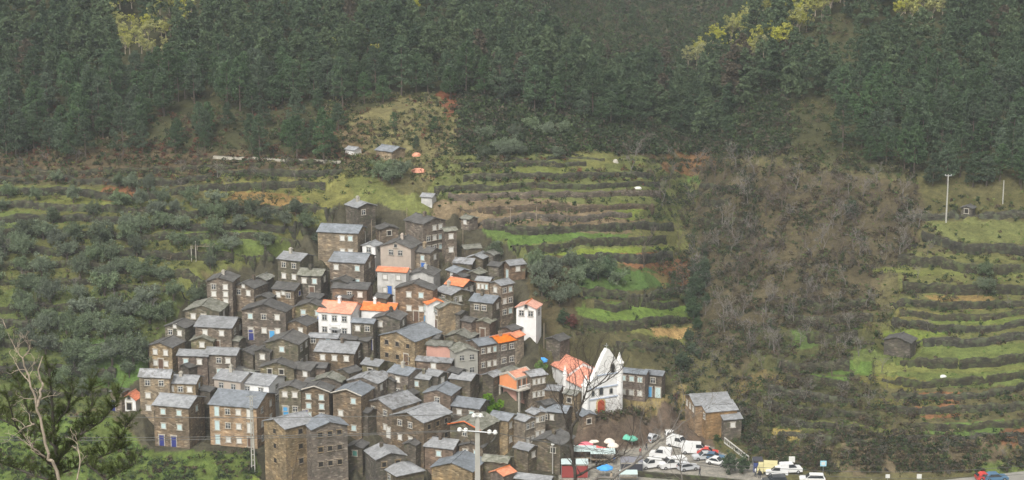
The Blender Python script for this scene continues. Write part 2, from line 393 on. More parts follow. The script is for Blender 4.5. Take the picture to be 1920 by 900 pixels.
# ------------------------------------------------ level ground: market square and car park, road
def on_plane(u, v, z):
    c, t = ray(u, v); y = z/float(t); return Vector((float(c)*y, y, z))
LOT_Z = -114.0
LOTP = [(1045, 912), (1440, 912), (1452, 884), (1400, 866), (1345, 846), (1322, 822), (1256, 804), (1222, 818), (1165, 834), (1085, 842), (1050, 872)]
lotw = [tuple(on_plane(a, b, LOT_Z)[:2]) for a, b in LOTP]
ROADP = [(1250, 925), (1440, 910), (1600, 918), (1740, 914), (1840, 903), (1960, 889), (2120, 874), (2400, 860)]
roadw = [on_plane(a, b, LOT_Z+.05*max(0, i-3)) for i, (a, b) in enumerate(ROADP)]
def dist_poly(px, py, pts):
    d = np.full(px.shape, 1e9)
    for a, b in zip(pts[:-1], pts[1:]):
        ax, ay, bx, by = a[0], a[1], b[0], b[1]; L2 = (bx-ax)**2+(by-ay)**2
        t = np.clip(((px-ax)*(bx-ax)+(py-ay)*(by-ay))/L2, 0, 1); d = np.minimum(d, np.hypot(px-ax-t*(bx-ax), py-ay-t*(by-ay)))
    return d
inl = inpoly(XX, YY, lotw); dl = dist_poly(XX, YY, lotw+[lotw[0]])
capz = LOT_Z+np.maximum(0, dl-.5)*np.where(YY > 335, 2.2, 1.0)
ZT = np.where(inl, LOT_Z, np.where(YY > 318, np.minimum(ZT, capz), ZT))
fill = np.where((XX > 8) & (XX < 48) & (YY > 316), np.maximum(ZT, LOT_Z-np.maximum(0, dl-.5)*1.5), ZT); ZT = np.where(inl, LOT_Z, fill)
dr = dist_poly(XX, YY, roadw); ZR = LOT_Z+0*dr
ZT = np.where(dr < 3.2, ZR-.02, np.where(dr < 9, np.clip(ZT, ZR-(dr-3.2)*1.3, ZR+(dr-3.2)*1.3), ZT))
# ------------------------------------------------ the houses: corner column, eave row, wall height, left and right widths in the photograph, gable side, roof, wall, windows left | right, label
HS = """
627 583|671 438 48 74 16 R sb tan|2x2w@.52-.92|1x1w|big tan stone house with blue-grey roof at the upper left of the village
x|671 390 50 22 34 R sl dark||2x1w@.15-.85|dark stone house with two white windows uphill from the big tan house
x|713 431 24 8 34 R sd brown||1x1o|small dark gabled barn beside the street lamps at the top of the village
x|794 421 58 34 42 R sd brown||3x3w@.1-.9|tall brown stone house with white windows at the very top of the village
x|835 434 46 5 18 L sm brown||1x2w|narrow lean-to house built against the tall brown house at the top of the village
x|771 466 50 57 24 L sd beige|2x1g@.2-.8 t||smooth beige gabled house above the white house with the long orange roof
x|790 453 20 44 8 R sd dark|||low dark roofed house wedged behind the beige gabled house
x|807 475 38 29 17 R sd tan|1x1w@.3-.7 d.55u|1x1w|stone house with a bright blue door right of the beige gabled house
x|762 511 46 54 5 R or dirty|2x2w d.42u||tall stained white house with flat orange tiled roof and blue door
x|813 517 32 45 13 L sd dirty|||windowless pale rendered gable house below the blue door house
x|812 545 60 70 9 L sd red|2x2w@.2-.85 d.55n||wide brown gabled house with four white windows in the middle of the upper village
x|802 571 44 12 33 R or white|1x1c d.5s|1x1c|narrow white house with a small orange roof and light blue door
x|824 578 44 21 41 R sm tan|2x1g d.7n||plain windowless tan stone gable in front of the narrow white house
x|846 553 40 28 36 R sl olive|1x1w|2x1w@.1-.6|stone house with a pale roof right of the narrow white house
x|868 537 36 32 22 R or brown||2x1w|brown stone house with a square orange tiled roof
x|856 512 22 18 26 R sb brown|1x1w||low house with pale blue-grey roof behind the square orange roof
x|917 528 52 24 8 R sl ochre|3x1w d.5n||tan fronted house with a row of three windows right of the square orange roof
x|940 536 62 22 23 L sl brown|1x1w|2x3w|tall brown corner house with pale hipped-looking roof near the right edge of the village
x|923 569 52 42 20 R sb dark|2x1g@.15-.8|1x1w|dark stone house with blue-grey roof and small upper windows left of the white gable house
x|884 604 28 18 14 R sd red|||ruined reddish lean-to below the dark stone house
x|918 606 30 26 12 L sm red|d.5n||crumbling rubble house front below the dark stone house
x|1005 579 52 37 10 L or white|2x1g t|1x1g|white gable house with an orange roof standing alone at the right edge of the village
x|957 498 28 14 28 L sl red|d.6c|1x1w|reddish stone house with a pale blue door at the upper right edge of the village
x|872 467 14 4 30 L sm dark|||topmost of the low dark sheds right of the tall brown house
x|905 485 16 28 14 L sl dark|||low shed with a striped slate roof among the dark sheds
x|884 495 14 34 10 R sx dark|||lowest of the dark sheds behind the orange roofed brown house
x|925 478 14 20 14 L sm dark|||rightmost of the low dark sheds
x|704 462 24 24 12 L sl white|1x1g|1x1w|small white cottage left of the beige gabled house
x|683 494 46 64 22 R sb brown|3x2w|1x1w|brown stone house with a long blue-grey roof below the big tan house
x|563 490 42 41 26 R sl olive|2x2w||stone house with chimney and four white windows at the upper left of the village
x|602 518 40 42 15 R sm dark|2x1w d.6n|1x1w|small dark house with a mossy pale roof in front of the chimney house
x|688 543 34 64 12 R sd red|3x1w||reddish house with dark roof above the white house with balcony
x|652 530 30 30 14 L sd dark|||dark shed tucked under the brown house with the long blue-grey roof
x|552 545 30 40 20 R sd brown|2x1w t|1x1n|small dark roofed house with two white windows left of centre
x|537 586 55 81 12 L sd brown|3x2w d.2v d.68s||wide brown gabled house with a navy door and a light blue door
x|477 541 36 38 26 L sd brown|2x1w t|d.3v|gabled house with a dark roof and a blue window above the wide gabled house
x|437 529 48 47 14 L sd brown|2x3w|1x1w|tall narrow brown house with six windows at the left top of the village
x|412 585 38 63 17 L sm olive|2x2w@.1-.7|1x1w|mossy brown gable house above the pale slate roof on the left side
x|348 616 40 36 22 L sd olive|2x1w t||small mossy gable house at the left edge with windows in a triangle
x|324 653 42 42 24 L sd tan|2x2w@.05-.95 d.5n||tan gabled house with a brown door at the far left edge of the village
x|435 616 44 66 24 R sl brown|2x1w d.6n|2x1w d.3n|brown house with a clean pale slate roof and two white windows on the left side
x|390 669 38 54 10 R sl red|2x1w||left half of the long pale roofed row on the left side
x|443 667 42 56 12 R sl brown|2x2w@.3-.9||right half of the long pale roofed row on the left side
x|320 710 68 54 8 R sx tan|2x3w||tall tan house with a patched slate roof behind the little white chapel
x|368 721 50 54 14 R sl tan|3x2w|1x1w|tan house with six windows joined to the patched roof house
x|356 767 74 63 30 R sl brown|2x2c d.2v d.55v|1x1c|square brown house with pale blue shutters beside the green bank at the lower left
x|483 767 74 86 36 R sb ochre|4x3w d.85n|2x3w|large ochre stone house with tall balcony windows above the green bank
x|452 717 42 48 30 R sl beige|2x1g||beige rendered left half of the pale double house
x|505 724 42 54 30 R sl white|2x1g|1x2g|bright white right half of the pale double house
x|538 808 110 39 55 L sl tan|1x3b|1x3b@.3-.7|left wing of the huge stone building at the bottom edge
x|587 809 108 14 66 R sb brown||3x3b@.1-.9|right wing of the huge stone building with three rows of dark windows
x|560 647 50 60 22 L sd olive|1x1c@.3-.7|2x2w|brown gable house with one turquoise window in its blank wall
x|507 660 34 28 10 L sd dark|1x1w||low annex left of the blank gable with the turquoise window
x|552 691 30 62 14 L sd olive|2x1o@.1-.8||barn gable with two black openings in pale surrounds
x|582 695 28 34 20 R sd brown|2x1w||little brown house with two white windows beside the barn gable
x|565 731 54 40 10 L sd olive|2x2w d.3s||narrow three storey house with a round blue sign beside the white double house
x|618 736 56 52 10 Lv sd brown|2x3c d.15v||three storey gabled house with pale verge, turquoise windows and blue door
x|678 744 72 52 24 Lv sb brown|2x3w||tall brown house with a blue-grey roof facing the alley
x|708 720 40 54 27 L sx brown||2x1w|brown house with a patched roof behind the tall alley house
x|664 663 36 72 20 R sl brown|3x1w|1x1w|house with a wide clean pale roof and three white windows in mid village
x|632 635 22 60 6 R sl brown|2x1w||long low house with pale roof below the white house with balcony
x|668 637 22 32 8 R sd dark|||short dark roofed annex right of the long low house
x|658 589 44 60 24 R or white|3x2g||white house with orange roof, chimney and a small balcony
x|738 584 26 60 13 R or white|||second white house with a bright orange roof behind the balcony house
x|700 607 50 39 6 R sb dark|2x2w d.85v||narrow dark house with four white windows right of the balcony house
x|750 600 44 50 13 L sd dark|2x1w|1x1w|dark gabled house with two white windows below the orange roofs
x|778 641 46 65 50 L sb tan|3x2b d.75n|d.5n|big beige stone house with blue-grey roof in the middle of the village
x|844 650 30 44 8 R sm pink|||low pink walled house behind the grey rendered house
x|855 662 46 14 41 R sm grey||2x2gs|grey rendered house with blue framed windows
x|845 681 30 64 7 R sx red|1x1w||brown house with a long patched roof left of the grey rendered house
x|765 705 44 37 28 R sb brown|1x2w||brown house with a wide pale blue-grey roof below the big beige house
x|804 712 34 32 16 R sl olive|1x1w@.1-.5|1x1w|mossy brown cottage with one white window below the patched roof
x|821 706 38 24 18 R sl dark||1x1w|dark cottage with a white door gable behind the mossy cottage
x|882 714 34 38 17 R sl dark|||dark house with pale roof left of the bright green tree
x|845 742 40 50 19 L sb red|1x1w||reddish gable house with a square blue-grey roof above the double pole
x|898 767 38 50 22 R sb brown|2x1w||brown house with a pale blue roof behind the concrete pole
x|736 768 56 48 52 L sx brown|2x2w d.25s d.85t||brown house with half patched roof and a big light blue door
x|795 794 72 60 52 L sl brown|2x2w@.1-.75 d.7s|3x2b|large brown house with two stepped pale roofs above the bottom cottages
x|706 863 55 21 55 R sl dark||2x1b|dark house with a clean grey roof near the bottom edge of the village
x|745 893 44 28 50 H sl dark|1x1w||dark cottage with a pale hipped roof at the bottom edge
x|849 843 42 52 20 R sl red|1x1w@.3-.7||reddish cottage with pale roof and chimney at the bottom of the village
x|886 885 46 76 28 L sb tan|||large tan stone gable beside the concrete pole at the bottom edge
x|900 808 70 56 36 Lr sm dark|1x1w||dark house with a red verge and mossy roof behind the concrete pole
x|944 893 40 24 22 L or red|||house with a bright orange roof at the bottom edge right of the concrete pole
x|990 846 40 26 20 R sl dark||1x1w|small dark house with a square pale roof left of the lamp post
x|1050 836 52 52 26 L sd dark|1x1o@.6-.9||broad low dark gable house behind the lamp post
x|952 790 50 36 20 R sb tan||2x2w|tan gabled house with narrow windows right of the concrete pole
x|984 791 50 22 20 R sl tan||2x2w|second tan gable right of the concrete pole
x|1002 778 50 14 20 R sl tan||2x2w|third and rightmost tan gable right of the concrete pole
x|1060 775 42 48 12 R sb dark|2x1w@.1-.6||dark house with a long blue-grey roof below the church nave
x|996 707 46 18 28 L sx brown||3x2w|brown house with a patched roof between the orange balcony house and the church
x|1048 733 30 32 8 R sl brown|1x1w||small brown house with a grey roof just left of the church
x|1078 742 50 22 12 R sm tan|1x2o||tall rubble house behind the bare tree left of the church
x|1092 781 34 12 24 R sb brown||1x1o|small stone house at the foot of the church front
x|899 649 48 22 36 L sb red||3x2w|house with the slate half of the long slate and orange roof
x|936 643 46 22 32 L or brown||2x2g|house with the orange half of the long slate and orange roof
x|968 633 40 18 14 L or tan|||small house with a tilted orange roof at the end of the long roof
x|1209 703 50 50 5 R sb red|3x2w||two storey brown stone house right next to the church
x|1240 705 42 32 4 R sb brown|1x1w d.3s d.8c||lower brown stone house with a light blue door right of the church
x|1303 761 46 20 66 L sl ochre|3x1w|1x1g|rear of the two ochre stone houses above the car park
x|1324 774 50 22 56 L sl ochre|3x1w|d.6n|front of the two ochre stone houses above the car park
x|1357 788 38 12 32 L sl dark||1x1w|low dark wing of the ochre stone houses above the car park
x|255 750 20 23 12 L rd white|d.5h t||tiny white chapel with a red roof at the left edge of the village
x|229 737 36 16 12 H sd brown|d.2v||dark round roofed building behind the tiny white chapel
x|735 285 16 30 25 R sb tan|||stone barn with a grey roof behind the large dark bush on the upper slope
x|664 282 9 14 12 R sl white|||small white roofed shed at the end of the upper road
x|880 412 20 14 14 R sm brown|1x1w||little stone hut at the left end of the brown terraces
x|1706 644 28 48 10 L sd dark|||lone dark stone hut on the right hillside terraces
x|810 370 11 10 4 R sl dirty|||small pale shed beside the grassy track above the village
x|1822 392 14 18 6 L sd dark|1x1o||half hidden stone hut under the pines above the bright field
x|612 578 34 58 12 L sd olive|2x1c d.3u d.8u||gabled house with two blue doors left of the white balcony house
x|576 611 36 38 22 L sd brown|1x1w@.5-.9||dark roofed gable house below the two blue doors
x|710 687 32 31 18 R sl olive|1x1o||small pale roofed house left of the big beige house
x|655 700 26 20 22 L sd dark|||small dark roofed house in mid village beside the patched roof
x|640 717 26 52 10 L sm brown|||low broad mossy roofed house behind the turquoise windowed house
x|880 635 22 46 22 L sm dark|||mossy dark roofed house above the grey rendered house
x|680 841 32 28 12 L sd dark|1x1t||dark roofed shed right of the huge stone building
x|1030 904 30 64 8 R sl dark|||long pale roof at the bottom edge left of the red market stall
x|950 869 34 46 10 R sm dark|||mossy roofed shed behind the bright orange roof at the bottom edge
x|925 707 32 20 16 L sx dark|||grey roofed house behind the bright green tree
x|962 702 24 30 12 L sm dark|||mossy roofed house behind the orange balcony house
x|455 701 22 30 10 Ly sd dark|||dark shed with a yellow verge above the white double house
x|820 636 20 26 12 R sd olive|||small mossy roof between the plain tan gable and the beige house
x|610 690 22 36 8 R sd red|1x1w||low brown house front under the wide clean pale roof
x|905 840 40 44 14 L sd brown|2x1w||brown house in the alley behind the concrete pole
x|780 836 40 22 12 L sd dark|||narrow dark house beside the two stepped pale roofs
x|475 665 26 30 18 L sd dark|||dark shed below the wide gabled house with two blue doors
x|448 640 22 20 14 R sm dark|||small mossy shed right of the clean pale slate roof
x|395 735 34 16 14 R sd dark|||dark shed squeezed between the six windowed house and the pale double house
x|470 705 20 26 16 R sm dark|||mossy shed right of the yellow verge
x|595 720 24 22 14 R sd dark|||dark shed behind the pale verge of the three storey house
x|690 775 40 14 12 R sd dark|||narrow dark annex right of the tall alley house
x|765 745 26 30 20 L sd olive|1x1w||mossy low house right of the half patched roof
x|830 790 34 26 18 L sm dark|||low mossy house left of the red verge
x|860 700 30 16 12 R sd dark|||dark shed between the mossy cottage and the bright green tree
x|655 560 22 24 16 R sd red|||red brown shed behind the balcony house chimney
x|725 560 30 22 12 R sd dark|||dark annex left of the wide brown gabled house
x|868 520 22 18 12 L sd dark|||tiny dark shed right of the pale blue-grey roof
x|900 515 20 26 12 L sm dark|||low mossy shed above the tan fronted house
x|935 500 18 18 12 R sd dark|||dark shed left of the reddish house with the pale blue door
x|960 620 24 20 18 L sd red|||roofed ruin left of the white gable house
x|862 590 26 18 16 R sd dark|||dark shed right of the plain tan gable
x|740 715 26 14 12 L sd dark|||dark shed left of the wide pale blue-grey roof
x|1022 760 22 12 16 L sd dark|||dark shed below the patched roof by the church
x|600 560 24 22 14 R sd dark|||dark shed left of the reddish house
x|500 525 18 26 14 L sm dark|||low mossy shed at the upper left edge of the houses
x|355 690 26 14 18 L sd dark|||dark shed behind the long pale roofed row
x|690 640 26 14 10 R sd dark|||dark annex below the narrow house with four windows
x|1050 640 22 26 18 L sd dark|||roofless looking dark stone shed right of the white gable house
x|505 560 26 24 12 L sd dark|||small dark shed between the gabled houses at the left top
x|400 640 26 40 10 L sm olive|1x1w||low mossy house front beside the clean pale slate roof
"""
HOUSES = []
for ln in HS.strip().split('\n'):
    p = ln.split('|'); a = p[1].split()
    cu, ev, H, wlp, wrp = map(float, a[:5]); gab, roof, wall = a[5:8]
    b = base_at(cu, ev+H); slant = math.sqrt(b.x**2+b.y**2+b.z**2); s = FPX/slant
    al = math.atan2(wlp, wrp); al = min(max(al, R(17)), R(73)); az = math.atan2(b.x, b.y)
    L = min(max(wlp/s/math.sin(al), 2.4), 15); Rt = min(max(wrp/s/math.cos(al), 2.4), 15)
    if wlp < .4*wrp: L = min(L, Rt*.95)
    if wrp < .4*wlp: Rt = min(Rt, L*.95)
    Hm = H/s/math.cos(math.atan2(-b.z, b.y))
    HOUSES.append(dict(b=b, rz=al-az, L=L, R=Rt, H=Hm, gab=gab[0], opt=gab[1:], roof=roof, wall=wall, wL=p[2], wR=p[3], label=p[4], ev=ev, cu=cu))
# church footprint (built below)
CH = dict(b=base_at(1097, 781))
def carve(b, rz, Rw, Lw, bank=1.15, m=.7):
    global ZT
    if Rw < 1: return
    cx, sx = math.cos(rz), math.sin(rz); r = max(Rw, Lw)*1.6+14
    k = np.where((np.abs(XX-b.x) < r) & (np.abs(YY-b.y) < r) & (YY > 312))
    dx = XX[k]-b.x; dy = YY[k]-b.y; lx = dx*cx+dy*sx; ly = -dx*sx+dy*cx
    d = np.hypot(np.maximum(np.maximum(-lx, lx-Rw), 0), np.maximum(np.maximum(-ly, ly-Lw), 0))
    cap = b.z-.05+np.maximum(0, d-m)*bank
    ZT[k] = np.minimum(ZT[k], cap)
def shelf(b, rz, Rw, Lw):
    cx, sx = math.cos(rz), math.sin(rz); r = max(Rw, Lw)*1.6+8
    k = np.where((np.abs(XX-b.x) < r) & (np.abs(YY-b.y) < r) & (YY > 318)); dx = XX[k]-b.x; dy = YY[k]-b.y; lx = dx*cx+dy*sx; ly = -dx*sx+dy*cx
    d = np.hypot(np.maximum(np.maximum(-lx, lx-Rw), 0), np.maximum(np.maximum(-ly, ly-Lw), 0)); ZT[k] = np.where(d < 4, np.maximum(ZT[k], b.z-.05-np.maximum(0, d-.9)*1.6), ZT[k])
for h in HOUSES:
    if h['b'].y > 322: shelf(h['b'], h['rz'], h['R'], h['L'])
for h in HOUSES: carve(h['b'], h['rz'], h['R'], h['L'])

# church terrace: filled level ground in front
_b = CH['b']; _rz = R(30)-math.atan2(_b.x, _b.y); _dx, _dy = XX-_b.x, YY-_b.y
_lx = _dx*math.cos(_rz)+_dy*math.sin(_rz); _ly = -_dx*math.sin(_rz)+_dy*math.cos(_rz)
_d = np.hypot(np.maximum(np.maximum(-_lx, _lx-8.2), 0), np.maximum(np.maximum(-_ly, _ly-12), 0))
ZT = np.where((_d < 12) & (YY > 318), np.clip(ZT, _b.z-np.maximum(0, _d-2.2)*1.5, _b.z+np.maximum(0, _d-.4)*4.0), ZT)
# ------------------------------------------------ what covers the ground, by plots as they lie on the hill
UU, VV = pix(XX, YY, Z0)
un = UU+(fbm(XX/4, YY/4, 41, 3)-.5)*26+(fbm(XX/1.3, YY/1.3, 43, 2)-.5)*14; vn = VV+(fbm(XX/4, YY/4, 77, 3)-.5)*14+(fbm(XX/1.3, YY/1.3, 47, 2)-.5)*8
un = np.where(VV < 320, UU+(un-UU)*2.2, un); vn = np.where(VV < 320, VV+(vn-VV)*2.2, vn)
COLS = np.zeros((NU, NY, 3)); COLS[:] = (.082, .078, .036)
big = fbm(XX/9, YY/9, 91, 4)[..., None]; sml = fbm(XX/2.2, YY/2.2, 13, 3)[..., None]
COLS = COLS*(1-big)+np.array((.10, .088, .055))*big
PLOTS = [
 ([(-400, -200), (2400, -200), (2400, 275), (1700, 330), (1300, 270), (900, 245), (620, 285), (-400, 300)], (.052, .052, .03)),
 ([(-400, 270), (640, 290), (640, 330), (-400, 345)], (.085, .066, .045)),
 ([(600, 225), (700, 215), (760, 180), (830, 190), (930, 240), (860, 310), (800, 345), (640, 330)], (.135, .12, .066)),
 ([(590, 235), (700, 225), (690, 300), (640, 310)], (.125, .092, .06)),
 ([(815, 165), (865, 175), (860, 215), (830, 225)], (.15, .06, .038)),
 ([(880, 215), (1010, 235), (1000, 260), (880, 250)], (.13, .085, .055)),
 ([(375, 330), (470, 318), (655, 318), (665, 395), (520, 392), (380, 378)], (.145, .14, .055)),
 ([(450, 350), (560, 370), (570, 395), (400, 385)], (.2, .13, .06)),
 ([(655, 320), (700, 330), (760, 370), (840, 330), (860, 340), (800, 370), (815, 400), (700, 392), (660, 385)], (.13, .14, .055)),
 ([(-100, 345), (300, 350), (380, 395), (-100, 400)], (.10, .105, .04)),
 ([(-100, 395), (620, 395), (590, 520), (380, 545), (300, 560), (-100, 550)], (.09, .125, .04)),
 ([(-100, 545), (390, 545), (280, 700), (210, 770), (-100, 770)], (.075, .13, .038)),
 ([(380, 500), (620, 480), (590, 520), (400, 525)], (.10, .085, .05)),
 ([(195, 340), (270, 345), (260, 370), (190, 370)], (.17, .08, .045)),
 ([(0, 395), (60, 395), (50, 460), (-60, 460)], (.09, .15, .04)),
 ([(275, 845), (480, 850), (500, 960), (-100, 960), (-100, 780), (210, 780)], (.075, .145, .034)),
 ([(480, 880), (500, 880), (500, 960), (440, 960)], (.13, .21, .04)),
 # central terraces
 ([(820, 300), (960, 240), (1180, 270), (1300, 350), (1260, 480), (960, 490), (880, 400), (815, 400)], (.105, .115, .05)),
 ([(870, 311), (1060, 309), (1060, 331), (870, 329)], (.12, .175, .05)), ([(1080, 282), (1150, 286), (1160, 315), (1060, 320)], (.125, .16, .055)),
 ([(812, 370), (1010, 372), (1215, 405), (1210, 442), (950, 425), (870, 420), (815, 405)], (.165, .125, .09)),
 ([(1160, 375), (1200, 390), (1190, 412), (1150, 405)], (.13, .2, .045)),
 ([(950, 432), (1120, 432), (1200, 440), (1190, 450), (950, 462)], (.075, .17, .04)), ([(900, 410), (955, 425), (960, 450), (900, 440)], (.08, .17, .045)),
 ([(1190, 415), (1275, 415), (1290, 470), (1180, 470)], (.12, .155, .055)),
 ([(985, 492), (1030, 474), (1170, 460), (1260, 462), (1200, 478), (1080, 500), (1000, 505)], (.15, .24, .04)),
 ([(1160, 478), (1290, 480), (1295, 545), (1230, 520)], (.17, .085, .05)), ([(1060, 500), (1220, 500), (1262, 545), (1100, 556)], (.06, .15, .04)),
 ([(1200, 505), (1250, 515), (1240, 560), (1230, 520)], (.16, .12, .06)),
 ([(1080, 571), (1300, 568), (1300, 600), (1130, 608), (1080, 600)], (.095, .19, .04)),
 ([(1120, 618), (1300, 606), (1290, 650), (1140, 640)], (.14, .145, .055)), ([(1215, 612), (1305, 608), (1280, 640), (1240, 635)], (.3, .2, .1)),
 ([(1010, 600), (1100, 600), (1290, 650), (1290, 760), (1020, 700)], (.075, .068, .04)), ([(985, 480), (1080, 480), (1080, 600), (985, 600)], (.065, .075, .038)),
 ([(1170, 735), (1290, 720), (1280, 760), (1180, 775)], (.18, .14, .075)),
 ([(1275, 270), (1350, 290), (1330, 330), (1240, 320)], (.16, .09, .05)), ([(1275, 322), (1400, 335), (1395, 350), (1280, 345)], (.075, .16, .045)),
 # slope right of the ravine
 ([(1310, 300), (1720, 340), (1740, 420), (1660, 520), (1600, 640), (1420, 700), (1310, 640)], (.075, .062, .042)),
 ([(1400, 620), (1640, 620), (1660, 840), (1400, 840)], (.07, .07, .036)),
 ([(1480, 622), (1540, 626), (1540, 650), (1485, 648)], (.075, .16, .045)), ([(1560, 680), (1640, 686), (1625, 706), (1560, 700)], (.08, .18, .04)), ([(1520, 698), (1600, 710), (1580, 724), (1525, 714)], (.08, .18, .04)),
 ([(1610, 700), (1745, 716), (1740, 734), (1610, 724)], (.13, .155, .045)), ([(1600, 655), (1660, 655), (1650, 690), (1590, 685)], (.1, .17, .05)),
 ([(1740, 408), (2050, 405), (2050, 470), (1780, 460)], (.11, .155, .055)), ([(1700, 472), (2050, 472), (2050, 660), (1640, 640), (1680, 560)], (.105, .14, .05)),
 ([(1740, 550), (1860, 556), (1860, 573), (1740, 568)], (.2, .14, .065)), ([(1670, 585), (1785, 590), (1780, 608), (1670, 604)], (.14, .16, .055)),
 ([(1660, 610), (1790, 622), (1760, 636), (1660, 632)], (.13, .21, .045)), ([(1640, 640), (2050, 640), (2050, 725), (1740, 725), (1640, 700)], (.095, .155, .045)),
 ([(1720, 740), (1800, 740), (1800, 780), (1730, 780)], (.17, .085, .05)), ([(1740, 800), (1880, 796), (1870, 818), (1700, 820)], (.08, .17, .045)), ([(1870, 808), (2000, 800), (2000, 830), (1880, 828)], (.16, .08, .05)),
 ([(1450, 806), (1500, 804), (1500, 822), (1450, 820)], (.26, .2, .08)), ([(1600, 800), (1740, 815), (1740, 825), (1600, 812)], (.13, .14, .05)),
 ([(1580, 826), (1880, 826), (1900, 880), (1580, 890)], (.12, .095, .07)), ([(1800, 870), (2050, 840), (2050, 890), (1840, 890)], (.09, .16, .045)),
 ([(1420, 742), (1660, 758), (1660, 772), (1420, 758)], (.1, .13, .045)), ([(1430, 786), (1660, 800), (1660, 812), (1430, 800)], (.11, .12, .05)), ([(1450, 604), (1640, 600), (1640, 622), (1450, 618)], (.1, .13, .045)), ([(1380, 690), (1500, 705), (1500, 730), (1380, 720)], (.12, .095, .05)),
 ([(1640, 500), (2050, 505), (2050, 520), (1640, 512)], (.12, .17, .05)), ([(1740, 598), (2050, 588), (2050, 606), (1740, 612)], (.11, .18, .045)), ([(1640, 682), (2050, 680), (2050, 700), (1640, 700)], (.14, .15, .055)), ([(1640, 745), (1760, 748), (1760, 765), (1640, 762)], (.12, .14, .05)),
 ([(250, 500), (380, 505), (400, 545), (260, 545)], (.12, .17, .05)), ([(300, 438), (450, 430), (560, 440), (550, 470), (420, 480)], (.085, .15, .04)), ([(80, 372), (210, 378), (200, 392), (80, 390)], (.13, .18, .05)), ([(-60, 345), (150, 350), (140, 358), (-60, 356)], (.11, .16, .05)),
 ([(150, 640), (290, 640), (270, 730), (150, 720)], (.07, .17, .04)),
 # village ground, its colour darkened to stand in for shade in the alleys
 ([(215, 770), (270, 690), (280, 630), (340, 560), (390, 510), (520, 465), (580, 415), (640, 380), (700, 376), (760, 400), (860, 400), (935, 450), (990, 480), (990, 560), (1020, 600), (1010, 660), (1000, 690), (1090, 730), (1110, 790), (1110, 960), (480, 960), (480, 848), (280, 848)], (.062, .056, .044)),
 ([(1120, 790), (1260, 780), (1260, 835), (1110, 835)], (.10, .075, .058)),
]
for poly, c in PLOTS:
    k = inpoly(un, vn, poly) & (YY > 312); COLS[k] = np.array(c)
COLS = COLS*(.62+.76*sml)*(.8+.4*big)*np.array((1.06, 1.08, .9))
gm = COLS[..., 1] > COLS[..., 0]*1.15
COLS = np.where(gm[..., None], COLS*np.array((.86, .76, .9))+np.array((.022, .006, .004)), COLS)
COLS[inl & (np.abs(ZT-LOT_Z) < .06)] = (.25, .235, .2)
bk = inl & (ZT > LOT_Z+.06); COLS[bk] = np.array((.11, .082, .06))*(.6+.8*np.broadcast_to(sml, COLS.shape)[bk])
sel = dl < .3
GNAME = 'hillside'
m, n, l, p = mk('hillside_ground'); at = n.new("ShaderNodeVertexColor"); at.layer_name = "Col"; tc = n.new("ShaderNodeTexCoord")
f = noise(n, l, .9, 6, tc.outputs['Object'], .75); g = noise(n, l, 4.0, 4, tc.outputs['Object'], .7)
cc = mixc(n, l, 1.0, at.outputs[0], ramp(n, l, f, [(.3, (.55, .52, .5)), (.5, (1, 1, 1)), (.72, (1.5, 1.42, 1.3))]), 'MULTIPLY')
cc = mixc(n, l, 1.0, cc, ramp(n, l, g, [(.3, (.75, .75, .75)), (.7, (1.25, 1.25, 1.25))]), 'MULTIPLY')
l.new(cc, p.inputs['Base Color']); p.inputs['Roughness'].default_value = 1.0
if 'Specular IOR Level' in p.inputs: p.inputs['Specular IOR Level'].default_value = .1
bump(n, l, p, f, .8, .5)
V = np.stack([XX, YY, ZT], -1).reshape(-1, 3)
ii, jj = np.meshgrid(np.arange(NU-1), np.arange(NY-1), indexing='ij'); q = (ii*NY+jj).ravel()
F = np.stack([q, q+NY, q+NY+1, q+1], 1)
ground = link('hillside', np_mesh('hillside', V, F, COLS.reshape(-1, 3), True, m)); tag(ground, kind='structure')
def zt(x, y): return bilin(ZT, ucol(np.asarray(x)/np.asarray(y)), y)
def at_ground(u, v):
    b = base_at(u, v); b.z = float(zt(b.x, b.y)); return b
# the far, flat country behind and below so the ground reaches the horizon
# ------------------------------------------------ terrace walls
RS = random.Random(3)
ORD = ['first', 'second', 'third', 'fourth', 'fifth', 'sixth', 'seventh', 'eighth', 'ninth', 'tenth', 'eleventh', 'twelfth', 'thirteenth', 'fourteenth', 'fifteenth']
def ribbon_wall(name, pts, mat, thick=.55, jit=.12):
    """pts: (x, y, z_bottom, z_top); a rough dry stone wall with its own thickness"""
    P = np.array(pts); n = len(P); d = np.gradient(P[:, :2], axis=0); nn = np.stack([-d[:, 1], d[:, 0]], 1); nn /= np.maximum(np.linalg.norm(nn, axis=1, keepdims=True), 1e-6)
    if nn[:, 1].mean() > 0: nn = -nn
    rows = 4; V = []; rs = np.random.default_rng(int(abs(P[0, 0]*77)) % 9999)
    for r_ in range(rows):
        t = r_/(rows-1); off = .22*(1-t)+rs.uniform(-jit, jit, n)*.8
        V.append(np.stack([P[:, 0]+nn[:, 0]*(off+thick/2), P[:, 1]+nn[:, 1]*(off+thick/2), P[:, 2]*(1-t)+(P[:, 3]+rs.uniform(-jit, jit, n)*1.6*(r_ == rows-1))*t], 1))
    for r_ in (1, 0):
        zz = P[:, 3]+rs.uniform(-jit, jit, n) if r_ else P[:, 2]
        V.append(np.stack([P[:, 0]-nn[:, 0]*thick/2, P[:, 1]-nn[:, 1]*thick/2, zz], 1))
    V = np.concatenate(V); R_ = rows+2; F = []
    for r_ in range(R_):
        for i in range(n-1):
            a = r_*n+i; b = ((r_+1) % R_)*n+i; F.append((a, a+1, b+1, b))
    return np_mesh(name, V, F, None, False, mat)
